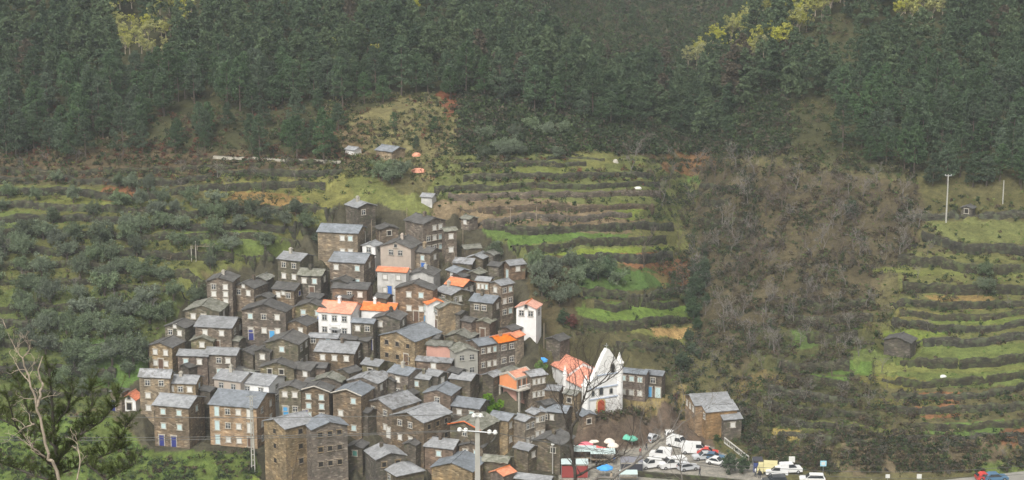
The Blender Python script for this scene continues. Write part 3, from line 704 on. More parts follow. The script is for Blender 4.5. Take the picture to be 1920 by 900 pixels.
for zn, zd in ZONES.items():
    ws = zd['walls']; u_lo, u_hi = zd['u']
    for wi, w_ in enumerate(ws):
        a = max(w_[0][0], u_lo+10, -60)+RS.uniform(0, 45 if u_lo > 0 else 0); b_ = min(w_[-1][0], u_hi-(10 if zn != 'R' else 0))-(RS.uniform(0, 50) if zn != 'R' else 0); us = np.arange(a, b_, 4.0)
        if len(us) < 5: continue
        vs = wallv(w_, us); B = base_many(us, vs); pts = []
        for (x, y, z), u, v in zip(B, us, vs):
            yy = np.arange(-1.3, 1.31, .25); zz = zt(np.full(yy.shape, x), y+yy)
            zb, ztp = float(zz[0:3].min()), float(zz[-3:].max()); k = int(np.argmax(np.diff(zz))); yc = y+yy[k]+.12
            pts.append((x*yc/y, yc, min(zb, ztp)-.5, max(ztp-.1, zb+.35)+.12*math.sin(u*.11+wi)))
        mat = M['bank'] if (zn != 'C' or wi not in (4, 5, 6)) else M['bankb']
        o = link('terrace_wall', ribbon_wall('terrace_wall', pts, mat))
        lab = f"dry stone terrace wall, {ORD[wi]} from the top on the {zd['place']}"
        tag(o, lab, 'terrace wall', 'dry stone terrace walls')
# ------------------------------------------------ house builder
WT = {}
def window_mesh(w_, h_, surround=True):
    k = (w_, h_, surround)
    if k not in WT:
        a = MB(); t = .13 if surround else .07; pr = .07
        a.box(-w_/2-t, -w_/2, -pr, .02, -.02, h_); a.box(w_/2, w_/2+t, -pr, .02, -.02, h_)
        a.box(-w_/2-t-.06, w_/2+t+.06, -pr-.03, .02, h_, h_+t+.05); a.box(-w_/2-t-.08, w_/2+t+.08, -pr-.07, .02, -.14, -.02)
        b = MB(); b.box(-w_/2, w_/2, -.03, .0, 0, h_); c = MB()
        c.box(-.03, .03, -.055, -.028, 0, h_); c.box(-w_/2, w_/2, -.054, -.029, h_*.62, h_*.62+.05)
        WT[k] = (a.mesh('window', M['surround']), b, c, {})
    return WT[k]
def add_window(parent, pos, rz, w_, h_, pane, frame='surround', bars=False):
    me, b, c, dd = window_mesh(w_, h_)
    if frame not in dd:
        m2 = me.copy(); m2.materials.clear(); m2.materials.append(M[frame]); dd[frame] = m2
    o = link('window', dd[frame], None, parent); o.location = pos; o.rotation_euler = (0, 0, rz)
    kp = 'p'+pane
    if kp not in dd: dd[kp] = b.mesh('pane', M[pane])
    link('pane', dd[kp], None, o)
    if bars:
        if 'bars' not in dd: dd['bars'] = c.mesh('glazing_bars', M['frame_w'])
        link('glazing_bars', dd['bars'], None, o)
    return o
DT = {}
def add_door(parent, pos, rz, mat, w_=1.0, h_=2.05):
    k = (mat, w_, h_)
    if k not in DT:
        a = MB(); t = .14; a.box(-w_/2-t, -w_/2, -.07, .02, 0, h_); a.box(w_/2, w_/2+t, -.07, .02, 0, h_); a.box(-w_/2-t-.05, w_/2+t+.05, -.09, .02, h_, h_+.2)
        b = MB(); b.box(-w_/2, w_/2, -.05, .0, 0, h_)
        for i in range(4): b.box(-w_/2+.05+i*(w_-.1)/4, -w_/2+.02+(i+1)*(w_-.1)/4, -.065, -.049, .08, h_-.08)
        DT[k] = (a.mesh('door_frame', M['surround']), b.mesh('door', M[mat]))
    o = link('door', DT[k][1], None, parent); o.location = pos; o.rotation_euler = (0, 0, rz)
    link('door_frame', DT[k][0], None, o); return o
PANES = {'w': ['p_white', 'p_white', 'p_white', 'p_white', 'p_glass', 'p_white', 'p_glass', 'p_cyan'], 'g': ['p_glass'], 'c': ['p_cyan'], 'o': ['p_hole'], 'b': ['p_hole'], 'n': ['p_navy'], 't': ['p_teal'], 's': ['p_sky']}
DOORC = {'b': 'p_blue', 'u': 'p_blue', 'n': 'p_brown', 'v': 'p_navy', 's': 'p_sky', 'c': 'p_cyan', 't': 'p_white', 'h': 'p_hole', 'r': 'p_red'}
def chimney(parent, x, y, z, mat, h=1.0, s=.28):
    a = MB(); a.box(x-s, x+s, y-s, y+s, z-.8, z+h); a.box(x-s-.07, x+s+.07, y-s-.07, y+s+.07, z+h, z+h+.1)
    a.box(x-s*.7, x+s*.7, y-s*.7, y+s*.7, z+h+.1, z+h+.3); return a.build('chimney', mat, parent)
def roof_grid(MBo, p00, p10, p11, p01, th, jit, rs):
    """slab between four eave/ridge corners with a rough laid surface; p00-p10 eave, p01-p11 ridge"""
    p = [Vector(q) for q in (p00, p10, p11, p01)]; n1 = max(2, int((p[1]-p[0]).length/.7)); n2 = max(2, int((p[3]-p[0]).length/.7)); vs = []
    nrm = (p[1]-p[0]).cross(p[3]-p[0]).normalized()
    if nrm.z < 0: nrm = -nrm
    for j in range(n2+1):
        for i in range(n1+1):
            a, b = i/n1, j/n2; q = p[0]*(1-a)*(1-b)+p[1]*a*(1-b)+p[2]*a*b+p[3]*(1-a)*b
            e = Vector((0, 0, 0))
            if jit: e = nrm*rs.uniform(-jit, jit)+((p[0]-p[3]).normalized()*rs.uniform(-jit, jit)*1.5 if j == 0 else Vector((0, 0, 0)))
            vs.append(q+e)
    N = len(vs); vs += [v-nrm*th for v in vs]; W_ = n1+1; fs = []
    for j in range(n2):
        for i in range(n1):
            a = j*W_+i; fs.append((a, a+1, a+W_+1, a+W_)); fs.append((N+a, N+a+W_, N+a+W_+1, N+a+1))
    for i in range(n1): fs.append((i, N+i, N+i+1, i+1)); a = n2*W_+i; fs.append((a, a+1, N+a+1, N+a))
    for j in range(n2): a = j*W_; fs.append((a, a+W_, N+a+W_, N+a)); a = j*W_+n1; fs.append((a, N+a, N+a+W_, a+W_))
    MBo.add(vs, fs)
def make_house(h, idx):
    rs = random.Random(idx*13+1); Rw, Lw, H = h['R'], h['L'], h['H']; gab = h['gab']; opt = h['opt']
    t = empty('stone_house' if h['wall'] not in ('white', 'dirty', 'beige', 'grey', 'pink', 'orange_r') else 'rendered_house', h['b'], h['rz'])
    if any(k in h['label'] for k in ('barn', 'shed', 'hut')): t.name = 'stone_shed'
    cat = 'shed' if t.name.startswith('stone_shed') else ('chapel' if 'chapel' in h['label'] else 'house')
    tag(t, h['label'], cat, 'houses of the village')
    wm = M[h['wall']]; pitch = {'o': .38, 'r': .42}.get(h['roof'][0], .31)
    if 'chapel' in h['label']: pitch = .7
    base = -5.0 if h['b'].y > 322 else -3
    a = MB()
    run = (Lw if gab == 'L' else Rw)/2; rise = run*pitch
    if gab == 'L':
        a.prism([(0, base), (Lw, base), (Lw, H), (Lw/2, H+rise), (0, H)], 0, Rw, 'x')
    elif gab == 'R':
        a.prism([(0, base), (Rw, base), (Rw, H), (Rw/2, H+rise), (0, H)], 0, Lw, 'y')
    else: a.box(0, Rw, 0, Lw, base, H)
    a.build('wall', wm, t)
    # roof
    r_ = MB(); o = .28; th = .12; z0 = H+.02-o*pitch+th*.9; zr = H+rise+th+.03; jit = {'sd': .05, 'sm': .09, 'sx': .05}.get(h['roof'], .02)
    if gab == 'L':
        roof_grid(r_, (-o, -o, z0), (Rw+o, -o, z0), (Rw+o, Lw/2, zr), (-o, Lw/2, zr), th, jit, rs)
        roof_grid(r_, (Rw+o, Lw+o, z0), (-o, Lw+o, z0), (-o, Lw/2+.004, zr), (Rw+o, Lw/2+.004, zr), th, jit, rs)
        ridge = ((-o, Lw/2, zr), (Rw+o, Lw/2, zr))
    elif gab == 'R':
        roof_grid(r_, (-o, Lw+o, z0), (-o, -o, z0), (Rw/2, -o, zr), (Rw/2, Lw+o, zr), th, jit, rs)
        roof_grid(r_, (Rw+o, -o, z0), (Rw+o, Lw+o, z0), (Rw/2+.004, Lw+o, zr), (Rw/2+.004, -o, zr), th, jit, rs)
        ridge = ((Rw/2, -o, zr), (Rw/2, Lw+o, zr))
    else:
        q = min(Rw, Lw)/2; rise = q*.5; zr = H+rise
        e = [(-o, -o, H), (Rw+o, -o, H), (Rw+o, Lw+o, H), (-o, Lw+o, H)]
        if Rw > Lw: r1, r2 = (q, Lw/2, zr), (Rw-q, Lw/2, zr); fs = [(0, 1, 5, 4), (1, 2, 5), (2, 3, 4, 5), (3, 0, 4)]
        else: r1, r2 = (Rw/2, q, zr), (Rw/2, Lw-q, zr); fs = [(0, 1, 4), (1, 2, 5, 4), (2, 3, 5), (3, 0, 4, 5)]
        vs = e+[r1, r2]; r_.add(vs, fs+[(3, 2, 1, 0)]); r_.box(-o, Rw+o, -o, Lw+o, H-.1, H-.004); ridge = (r1, r2)
    roof = r_.build('roof', M[h['roof']], t)
    rp = MB(); rp.tube(Vector(ridge[0])+Vector((0, 0, .02)), Vector(ridge[1])+Vector((0, 0, .02)), .11, .11, 6)
    rp.build('ridge_cap', M[h['roof']], roof)
    if opt:
        vm = {'v': 'surround', 'r': 'rd', 'y': 'ochre'}[opt]; vb = MB()
        for y0, y1, za, zb in ((-o, Lw/2, z0, zr), (Lw/2, Lw+o, zr, z0)): vb.tube((-o-.02, y0, za+.05), (-o-.02, y1, zb+.05), .13, .13, 5)
        vb.build('verge_trim', M[vm] if vm != 'ochre' else plain('yellow_verge', (.55, .38, .12), .8), roof)
    if 'chimney' in h['label'] or (rs.random() < .33 and h['roof'] != 'sm' and cat == 'house' and Rw > 3.5):
        cm = M['white'] if h['wall'] == 'white' else (M['surround'] if rs.random() < .25 else wm)
        chimney(roof, Rw*rs.uniform(.3, .7) if gab == 'L' else Rw/2-.3, Lw/2-.2 if gab == 'L' else Lw*rs.uniform(.4, .75), zr, cm, rs.uniform(.5, .9))
    # windows and doors
    for side, spec in (('L', h['wL']), ('R', h['wR'])):
        W_ = Lw if side == 'L' else Rw; rz = -math.pi/2 if side == 'L' else 0
        # fraction f runs left to right in the picture
        def P(f, z): return (-.002, W_*(1-f), z) if side == 'L' else (W_*f, -.002, z)
        for tok in spec.split():
            if tok[0] == 'd':
                f = float('0'+tok[1:-1]); hh = min(2.0, H*.6); hm = H*.0
                add_door(t, P(f, .05), rz, DOORC[tok[-1]], .95, round(hh, 1)); continue
            if tok == 't':
                if h['gab'] == side: add_window(t, P(.5, H+rise*.25-.3), rz, .6, .7, 'p_glass' if h['wall'] in ('white', 'beige', 'dirty') else 'p_white')
                else: add_window(t, P(.5, H-1.0), rz, .6, .6, 'p_white')
                continue
            lo, hi = .04, .96
            if '@' in tok: tok, rr = tok.split('@'); lo, hi = map(float, rr.split('-'))
            g = tok; nc, nr = int(g[0]), int(g[2]); ty = g[3:]; fh = 2.65; top = H-(1.55 if H > 3.2 else 1.25)
            if nr > 1: fh = min(2.75, (top-.75)/(nr-1)) if (top-.75)/(nr-1) < 2.75 else 2.7
            if H < 2.5: top = H-1.05
            ww = min(.78, W_*(hi-lo)/nc*.5); ww = round(ww, 1) if ww > .35 else .4; wh = .9 if ty[0] != 'b' else .85
            fr = {'s': 'p_navy', 'b': 'p_glass'}.get(ty[1:2], 'surround' if h['wall'] not in ('white',) else 'grey')
            if ty[0] == 'b': fr = 'tan'
            if h['wall'] in ('beige', 'dirty', 'grey'): fr = 'grey'
            for j in range(nr):
                for i in range(nc):
                    f = lo+(hi-lo)*(i+.5)/nc; z = top-j*fh
                    if z < .3: continue
                    pn = rs.choice(PANES[ty[0]]); wh_ = wh; z_ = z; fr_ = fr
                    if h['wall'] == 'ochre' and nc == 4 and nr == 3 and i in (0, 3): wh_ = 1.7; z_ = z-.5; pn = 'p_cyan' if i == 0 else 'p_white'
                    elif rs.random() < .06 and ty == 'w': continue
                    add_window(t, P(f, z_), rz, ww, wh_, pn, fr_, bars=pn in ('p_glass',) and ty[0] != 'o')
    if 'balcony' in h['label'] and 'small balcony' in h['label']:
        b = MB(); y0, y1 = Lw*.3, Lw*.62; b.box(-.9, -.01, y0, y1, H-3.2, H-3.05)
        for k in range(9): yy = y0+(y1-y0)*k/8; b.tube((-.87, yy, H-3.05), (-.87, yy, H-2.2), .025, .025, 4)
        b.tube((-.87, y0, H-2.2), (-.87, y1, H-2.2), .04, .04, 5); b.tube((-.87, y0, H-2.2), (0, y0, H-2.2), .03, .03, 4); b.tube((-.87, y1, H-2.2), (0, y1, H-2.2), .03, .03, 4)
        b.build('balcony', M['metal'], t)
    if 'stone building at the bottom' in h['label'] and side == 'R' and 'right wing' in h['label']:
        for z in (H-1.75, H-4.4, H-7.1):
            b = MB(); b.box(.3, Rw-.2, -.16, .01, z-.1, z+.02); b.build('string_course', M['tan'], t)
    return t
for i, h in enumerate(HOUSES): make_house(h, i)

# ------------------------------------------------ church
def church():
    b = CH['b'].copy(); b.z = b.z
    slant = b.length; s = FPX/slant; al = R(30); az = math.atan2(b.x, b.y)
    Rw = 63/s/math.cos(al); Ln = 13.0; H = 54/s; hz = 1.0
    t = empty('church', b, al-az); tag(t, 'white church with a red arched door, pointed white pinnacles and an orange tiled nave', 'church')
    for (x0, x1, y0, y1, hh, rr, nm) in ((.0, Rw, .6, Ln*.55, H, .52, 'nave'), (.6, Rw-.6, Ln*.55, Ln*1.15, H+1.0, .52, 'chancel')):
        a = MB(); W_ = x1-x0; a.prism([(x0, -6), (x1, -6), (x1, hh), (x0+W_/2, hh+W_/2*rr), (x0, hh)], y0, y1, 'y'); wl_ = a.build(nm, M['white'], t)
        r_ = MB(); rs = random.Random(4); z0 = hh-.3*rr+.14; zr = hh+W_/2*rr+.16
        roof_grid(r_, (x0-.3, y1, z0), (x0-.3, y0, z0), (x0+W_/2, y0, zr), (x0+W_/2, y1, zr), .13, .02, rs)
        roof_grid(r_, (x1+.3, y0, z0), (x1+.3, y1, z0), (x0+W_/2+.004, y1, zr), (x0+W_/2+.004, y0, zr), .13, .02, rs); r_.build('roof', M['rd'], wl_)
    # pinnacles on the side buttresses
    pin = MB(); pin.lathe([(.42, -6), (.42, H+.6), (.5, H+.7), (.46, H+.85), (.24, H+1.8), (.03, H+2.7)], 0, 0, 14); pm = pin.mesh('pinnacle', M['white'], False)
    for x, y in ((-.3, Ln*.55), (-.1, Ln*1.15), (Rw+.3, Ln*.55), (Rw-.4, Ln*1.15)):
        o = link('pinnacle', pm, None, t); o.location = (x, y, 0)
    # front
    def fz(v): return (781-v)/s
    f = [(0, -4), (Rw, -4), (Rw, fz(684)), (Rw*.9, fz(683)), (Rw*.86, fz(676)), (Rw*.78, fz(668)), (Rw*.66, fz(656)), (Rw*.6, fz(655)), (Rw*.5, fz(665)), (Rw*.38, fz(682)), (Rw*.25, fz(700)), (Rw*.16, fz(709)), (Rw*.07, fz(722)), (0, fz(727))]
    a = MB(); a.prism(f, -.5, .62, 'y'); front = a.build('facade', M['white'], t)
    for x in (0.05, Rw-.05):
        a = MB(); top = fz(722) if x < 1 else fz(688); a.lathe([(.75, -5), (.75, top), (.9, top+.1), (.9, top+.35), (.7, top+.4), (.25, top+1.5), (.05, top+2.2)], x, -.1, 16); a.build('buttress', M['white'], t)
    for v, th in ((749, .2), (728, .22), (704, .18)):
        lo = {749: .02, 728: .05, 704: .3}[v]; a = MB(); a.box(Rw*lo, Rw*.97, -.66, -.49, fz(v), fz(v)+th); a.build('cornice', plain('blue_grey_trim', (.42, .47, .55), .8, 0, .1), t)
    # arched door
    def arch(w_, h_, y0, y1, x, z):
        pts = [(x-w_/2, z), (x+w_/2, z)]+[(x+w_/2*math.cos(a_), z+h_-w_/2+w_/2*math.sin(a_)) for a_ in [math.pi*k/10 for k in range(11)]]
        return MB().prism(pts, y0, y1, 'y')
    arch(2.0, 3.3, -.62, -.49, Rw*.42, .02).build('door_frame', plain('ochre_stone_frame', (.5, .38, .2), .8), t)
    arch(1.45, 2.9, -.7, -.55, Rw*.42, .05).build('door', M['p_red'], t)
    for x, v, w_, h_ in ((.42, 741, .7, 1.4), (.18, 741, .5, .9), (.72, 741, .5, .9)):
        g = arch(w_+.3, h_+.3, -.6, -.49, Rw*x, fz(v)-.15).build('window', M['grey'], t); arch(w_, h_, -.66, -.58, Rw*x, fz(v)).build('pane', M['p_glass'], g)
    g = arch(.95, 1.9, -.6, -.49, Rw*.76, fz(704)+.2).build('bell_opening', M['grey'], t); arch(.65, 1.6, -.66, -.58, Rw*.76, fz(704)+.3).build('opening', M['p_hole'], g)
    a = MB(); a.box(Rw*.62-.05, Rw*.62+.05, .0, .1, fz(656), fz(656)+1.1); a.box(Rw*.62-.35, Rw*.62+.35, .0, .1, fz(656)+.6, fz(656)+.72); a.build('cross', M['metal'], t)
church()
# ------------------------------------------------ orange house with the terrace
def orange_house():
    b = base_at(967, 758); s = FPX/b.length; al = R(44); az = math.atan2(b.x, b.y); t = empty('rendered_house', b, al-az)
    tag(t, 'bright orange rendered house with a pale balustrade terrace above a shaded ground floor', 'house', 'houses of the village')
    Lw = 4.3; Rw = 4.6; z1 = 2.6; z2 = 4.7
    a = MB(); a.box(.9, Rw, .9, Lw, -4, z1); a.build('ground_floor', M['pink'], t)
    a = MB(); a.prism([(0, z1+.25), (Lw, z1+.25), (Lw, z2), (Lw/2, z2+.9), (0, z2)], 0, Rw, 'x'); a.build('upper_floor', M['orange_r'], t)
    a = MB(); a.box(-.15, Rw+1.2, -1.1, Lw+.1, z1, z1+.24); a.build('terrace_slab', M['surround'], t)
    a = MB()
    for k in range(22): x = -.05+k*(Rw+1.15)/21; a.tube((x, -1.0, z1+.24), (x, -1.0, z1+.95), .04, .04, 4)
    a.box(-.1, Rw+1.15, -1.06, -.94, z1+.95, z1+1.05); a.build('balustrade', M['frame_w'], t)
    a = MB()
    for y0, y1, za, zb in ((0, Lw/2, z2, z2+.9), (Lw/2, Lw, z2+.9, z2)): 
        for x in (-.12, Rw): a.add([(x, y0, za-.15), (x+.2, y0, za-.15), (x+.2, y1, zb-.15), (x, y1, zb-.15), (x, y0, za+.3), (x+.2, y0, za+.3), (x+.2, y1, zb+.3), (x, y1, zb+.3)], [(0, 1, 2, 3), (4, 5, 6, 7), (0, 1, 5, 4), (3, 2, 6, 7), (0, 3, 7, 4), (1, 2, 6, 5)])
    a.box(-.12, Rw+.2, -.1, .1, z2-.1, z2+.3); a.build('parapet', M['surround'], t)
    a = MB(); rs = random.Random(2); roof_grid(a, (.09, .1, z2+.1), (Rw, .1, z2+.1), (Rw, Lw/2, z2+1.0), (.09, Lw/2, z2+1.0), .1, 0, rs); roof_grid(a, (Rw, Lw, z2+.1), (.09, Lw, z2+.1), (.09, Lw/2+.004, z2+1.0), (Rw, Lw/2+.004, z2+1.0), .1, 0, rs); a.build('roof', M['or'], t)
    for x, y in ((.0, -.9), (.0, Lw-.1), (Rw, -.9)): MB().box(x, x+.3, y, y+.3, -3, z1).build('column', M['surround'], t)
    for x in (1.7, 3.2): add_door(t, (x, .898, .1), 0, 'p_brown', .9, 2.1)
    for x in (.8, 2.1, 3.5): add_door(t, (x, -.002, z1+.26), 0, 'p_brown', .8, 1.7)
orange_house()
# ------------------------------------------------ plants
def leaves(centers, radii, n_per, size, g, flat=.7, ang=None):
    """leaf-clump geometry: around each centre, n_per small triangles thrown through the clump's volume"""
    centers = np.asarray(centers, float); K = len(centers); radii = np.broadcast_to(np.asarray(radii, float), (K,))
    N = K*n_per; c = np.repeat(centers, n_per, 0); r = np.repeat(radii, n_per)
    d = g.normal(size=(N, 3)); d /= np.linalg.norm(d, axis=1, keepdims=True); d *= (g.random(N)**.45*r)[:, None]; d[:, 2] *= flat
    p = c+d; a = g.normal(size=(N, 3)); a /= np.linalg.norm(a, axis=1, keepdims=True); b = g.normal(size=(N, 3)); b = np.cross(a, b); b /= np.maximum(np.linalg.norm(b, axis=1, keepdims=True), 1e-6)
    s = (size*(.6+.8*g.random(N)))[:, None]
    V = np.stack([p-a*s*.5-b*s*.35, p+a*s*.5-b*s*.25, p+b*s*.55], 1).reshape(-1, 3)
    return V, np.arange(N*3).reshape(-1, 3)
def skeleton(g, base, direc, length, rad, depth, out, spread=.6, kids=3, shrink=.66, wob=.18, up=.15):
    segs = 3; p = np.array(base, float); d = np.array(direc, float); d /= np.linalg.norm(d); r0 = rad; pts = [p.copy()]
    for i in range(segs):
        d = d+g.normal(size=3)*wob; d[2] += up*.3; d /= np.linalg.norm(d); q = p+d*length/segs; r1 = r0*.8; out.append((p.copy(), q.copy(), r0, r1, depth)); p = q; r0 = r1; pts.append(p.copy())
    if depth == 0: return
    for k in range(kids):
        a = g.integers(1, segs+1) if k else segs; n_ = g.normal(size=3); n_ -= n_.dot(d)*d; n_ /= np.linalg.norm(n_); nd = d*(1-spread*.5)+n_*spread; nd[2] += up
        skeleton(g, pts[a], nd, length*shrink*g.uniform(.8, 1.15), r0*.75, depth-1, out, spread, kids, shrink, wob, up)
def skel_mesh(name, segs, mat, fine=.012):
    mb = MB()
    for a, b, r0, r1, d in segs:
        mb.tube(a, b, max(r0, fine), max(r1, fine), 5 if r0 > .08 else 3, False)
    me = bpy.data.meshes.new(name); me.from_pydata(mb.v, [], mb.f); me.materials.append(mat); me.update(); return me
def pine_parts(seed, h=9.5, lod=1.0):
    g = np.random.default_rng(seed); z0 = h*g.uniform(.14, .28); cs = []; rs_ = []
    K = int(74*lod); lean = g.uniform(-.03, .03, 2)
    for i in range(K):
        t = g.random()**.8; z = z0+(h-z0)*t; R_ = (1-t)**.6*h*.26+.3; R_ *= (.8 if t < .15 else 1)
        a = g.random()*6.283; rr = R_*math.sqrt(g.random()*.8+.2); cs.append((rr*math.cos(a)+lean[0]*z, rr*math.sin(a)+lean[1]*z, z+g.normal()*.15)); rs_.append(g.uniform(.55, 1.05)*(1.15-.4*t))
    cs.append((lean[0]*h, lean[1]*h, h)); rs_.append(.35)
    return leaves(cs, rs_, int(42 if lod >= 1 else 26), .31 if lod >= 1 else .47, g, .6), h, lean
PINES = []
for s_ in range(6):
    (V_, F_), h_, ln_ = pine_parts(100+s_, [9, 10.5, 8, 11.5, 9.5, 7][s_]); crown = np_mesh('crown', V_, F_, None, False, M['pine'])
    mb = MB(); mb.tube((0, 0, -1.5), (ln_[0]*h_*.5, ln_[1]*h_*.5, h_*.5), .2, .13, 6); mb.tube((ln_[0]*h_*.5, ln_[1]*h_*.5, h_*.5), (ln_[0]*h_, ln_[1]*h_, h_), .13, .03, 5)
    gg = np.random.default_rng(s_)
    for k in range(9):
        z = h_*gg.uniform(.28, .8); a = gg.random()*6.28; L_ = (1-z/h_)*h_*.3+.4; mb.tube((ln_[0]*z, ln_[1]*z, z), (L_*math.cos(a), L_*math.sin(a), z+.3), .05, .02, 4)
    PINES.append((crown, mb.mesh('trunk', M['bark'])))
def lumpy(seed, K, rx, rz, zc, cr, n_per, size, flat=.85):
    g = np.random.default_rng(seed); d = g.normal(size=(K, 3)); d /= np.linalg.norm(d, axis=1, keepdims=True); d *= (g.random(K)**.4)[:, None]
    lob = 1+.25*np.sin(np.arctan2(d[:, 1], d[:, 0])*3+seed)+.15*np.sin(d[:, 2]*5+seed)
    c = np.stack([d[:, 0]*rx*lob, d[:, 1]*rx*lob, zc+d[:, 2]*rz*lob], 1); return leaves(c, g.uniform(.6, 1.15, K)*cr, n_per, size, g, flat)
def trunk_for(seed, h, r, kids, mat, spread=.7):
    g = np.random.default_rng(seed); out = []; out.append((np.array((0, 0, -1.)), np.array((0, 0, h*.35)), r*1.3, r, 9)); 
    for k in range(kids): a = g.random()*6.28; skeleton(g, (0, 0, h*.33), (math.cos(a)*spread, math.sin(a)*spread, 1), h*.4, r*.6, 1, out, .6, 2)
    return skel_mesh('trunk', out, mat)
OLIVES = []
for s_ in range(5):
    V_, F_ = lumpy(200+s_, 44, 2.1, 1.5, 2.4, .68, 62, .21); OLIVES.append((np_mesh('crown', V_, F_, None, False, M['olive_l']), trunk_for(s_, 2.6, .17, 4, M['bark'])))
SHRUBS = []
for s_ in range(4):
    V_, F_ = lumpy(300+s_, 22, .95, .6, .6, .42, 26, .24); SHRUBS.append((np_mesh('foliage', V_, F_, None, False, M['shrub_l']), trunk_for(40+s_, 1.0, .06, 3, M['barkdark'])))
V_, F_ = lumpy(333, 34, 1.25, 1.3, 1.9, .5, 40, .26); FRESH = (np_mesh('crown', V_, F_, None, False, M['fresh']), trunk_for(66, 2.0, .1, 4, M['bark']))
V_, F_ = lumpy(334, 30, 1.1, .9, 1.5, .45, 34, .22); REDL = (np_mesh('crown', V_, F_, None, False, M['redleaf']), trunk_for(67, 1.6, .09, 4, M['bark']))
V_, F_ = lumpy(335, 60, 1.5, 2.2, 2.6, .6, 34, .28); DARKT = (np_mesh('crown', V_, F_, None, False, M['pine']), trunk_for(68, 2.6, .14, 4, M['bark']))
MIMOSA = []
for s_ in range(3):
    V_, F_ = lumpy(400+s_, 34, 2.3, 2.3, 4.6, .7, 26, .36); MIMOSA.append((np_mesh('crown', V_, F_, None, False, M['acacia']), trunk_for(80+s_, 4.5, .16, 4, M['barkpale'])))
BARE = []
for s_ in range(6):
    g = np.random.default_rng(500+s_); out = []; h_ = [6, 7, 5, 6.5, 8, 5.5][s_]; r_ = .14
    skeleton(g, (0, 0, -.6), (0, 0, 1), h_*.42, r_, 4, out, .62, 3, .66, .14, .12)
    tr_ = [q for q in out if q[4] >= 3]; br_ = [q for q in out if q[4] < 3]
    mt = M['twig'] if s_ % 2 == 0 else M['twiggrey']; BARE.append((skel_mesh('branches', br_, mt, .022), skel_mesh('trunk', tr_, M['bark'] if s_ % 2 == 0 else M['twiggrey'])))
def plant(name, kit, x, y, z, s=1.0, rz=0.0, label=None, cat='tree', group=None, crown='crown', sz=None):
    o = empty(name, (x, y, z), rz); o.scale = (s, s, sz or s); tag(o, label, cat, group)
    link(crown, kit[0], None, o); link('trunk' if crown != 'foliage' else 'stem', kit[1], None, o); return o
PR = random.Random(21)
VILL = [(205, 775), (262, 690), (275, 630), (335, 560), (385, 505), (520, 460), (575, 412), (640, 370), (700, 366), (760, 392), (860, 392), (935, 455), (995, 478), (1000, 560), (1030, 575), (1035, 650), (1100, 690), (1110, 650), (1170, 650), (1245, 690), (1250, 765), (1112, 790), (1110, 910), (1290, 910), (480, 905), (480, 850), (280, 850)]
FOOT = [(h['b'], h['rz'], h['R'], h['L']) for h in HOUSES]+[(CH['b'], R(30)-math.atan2(CH['b'].x, CH['b'].y), 8, 15)]
def on_house(x, y, m=.6):
    for b, rz, Rw, Lw in FOOT:
        dx, dy = x-b.x, y-b.y
        if abs(dx) > 22 or abs(dy) > 22: continue
        lx = dx*math.cos(rz)+dy*math.sin(rz); ly = -dx*math.sin(rz)+dy*math.cos(rz)
        if -m < lx < Rw+m and -m < ly < Lw+m: return True
    return False
def scatter(poly, n, mind, seed, vill=True):
    """n picture points in the polygon, kept apart, as ground positions"""
    g = random.Random(seed); xs = [p[0] for p in poly]; ys = [p[1] for p in poly]; cu = []; tries = 0
    cand = [(g.uniform(min(xs), max(xs)), g.uniform(min(ys), max(ys))) for _ in range(n*12)]
    ok = inpoly([c[0] for c in cand], [c[1] for c in cand], poly)
    if vill: ok &= ~inpoly([c[0] for c in cand], [c[1] for c in cand], VILL)
    cand = [c for c, k in zip(cand, ok) if k]
    if not cand: return []
    B = base_many([c[0] for c in cand], [c[1] for c in cand]); out = []
    for (x, y, z) in B:
        if any((x-a)**2+(y-b)**2 < mind**2 for a, b, _ in out): continue
        if on_house(x, y, 1.0): continue
        out.append((x, y, float(zt(x, y))))
        if len(out) >= n: break
    return out
# ---- pine forest: the nearest 300 as trees, the rest of the wood as one mass
MZP = [[(205, 60), (300, 30), (400, 0), (410, -20), (330, -30), (225, 20)], [(225, 70), (340, 65), (310, 110), (240, 110)], [(1285, 115), (1330, 90), (1420, 25), (1440, 0), (1440, 30), (1320, 118)], [(1380, 112), (1470, 60), (1560, 10), (1590, 0), (1500, 60), (1410, 118)], [(1480, 20), (1580, -20), (1590, 10), (1490, 60)], [(1670, 10), (1780, -30), (1775, 25), (1690, 45)]]
FP = [([(-120, 262), (330, 262), (640, 232), (700, 205), (820, 175), (900, 215), (1000, 232), (1230, 240), (1290, 275), (1500, 285), (1640, 325), (2040, 372), (2040, -110), (-120, -110)], 4.4)]
gx = np.random.default_rng(8)
c_lo, c_hi = (-130-960)/(FPX*CT), (2060-960)/(FPX*CT)
yy_, xx_ = [], []
y = 385.0
while y < 800:
    step = 4.2 if y < 470 else (5.0 if y < 560 else 6.0)
    xs = np.arange(c_lo*y, c_hi*y, step); xs = xs+gx.uniform(-step*.42, step*.42, len(xs)); ys = y+gx.uniform(-step*.42, step*.42, len(xs)); xx_.append(xs); yy_.append(ys); y += step
fx = np.concatenate(xx_); fy = np.concatenate(yy_); fz = zt(fx, fy); fu, fv = pix(fx, fy, fz)
edge = fbm(fx/14, fy/14, 55, 3)
lim = np.interp(fu, [-150, 0, 200, 330, 480, 640, 720, 820, 880, 1000, 1230, 1290, 1500, 1600, 1700, 2040], [292, 292, 284, 250, 226, 208, 195, 172, 205, 232, 246, 262, 275, 300, 345, 372])+(edge-.5)*46
gap = fbm(fx/17, fy/17, 99, 3)
keep = (fv < lim) & (fv > -130) & ((gap > .40) | (fv < lim-70))
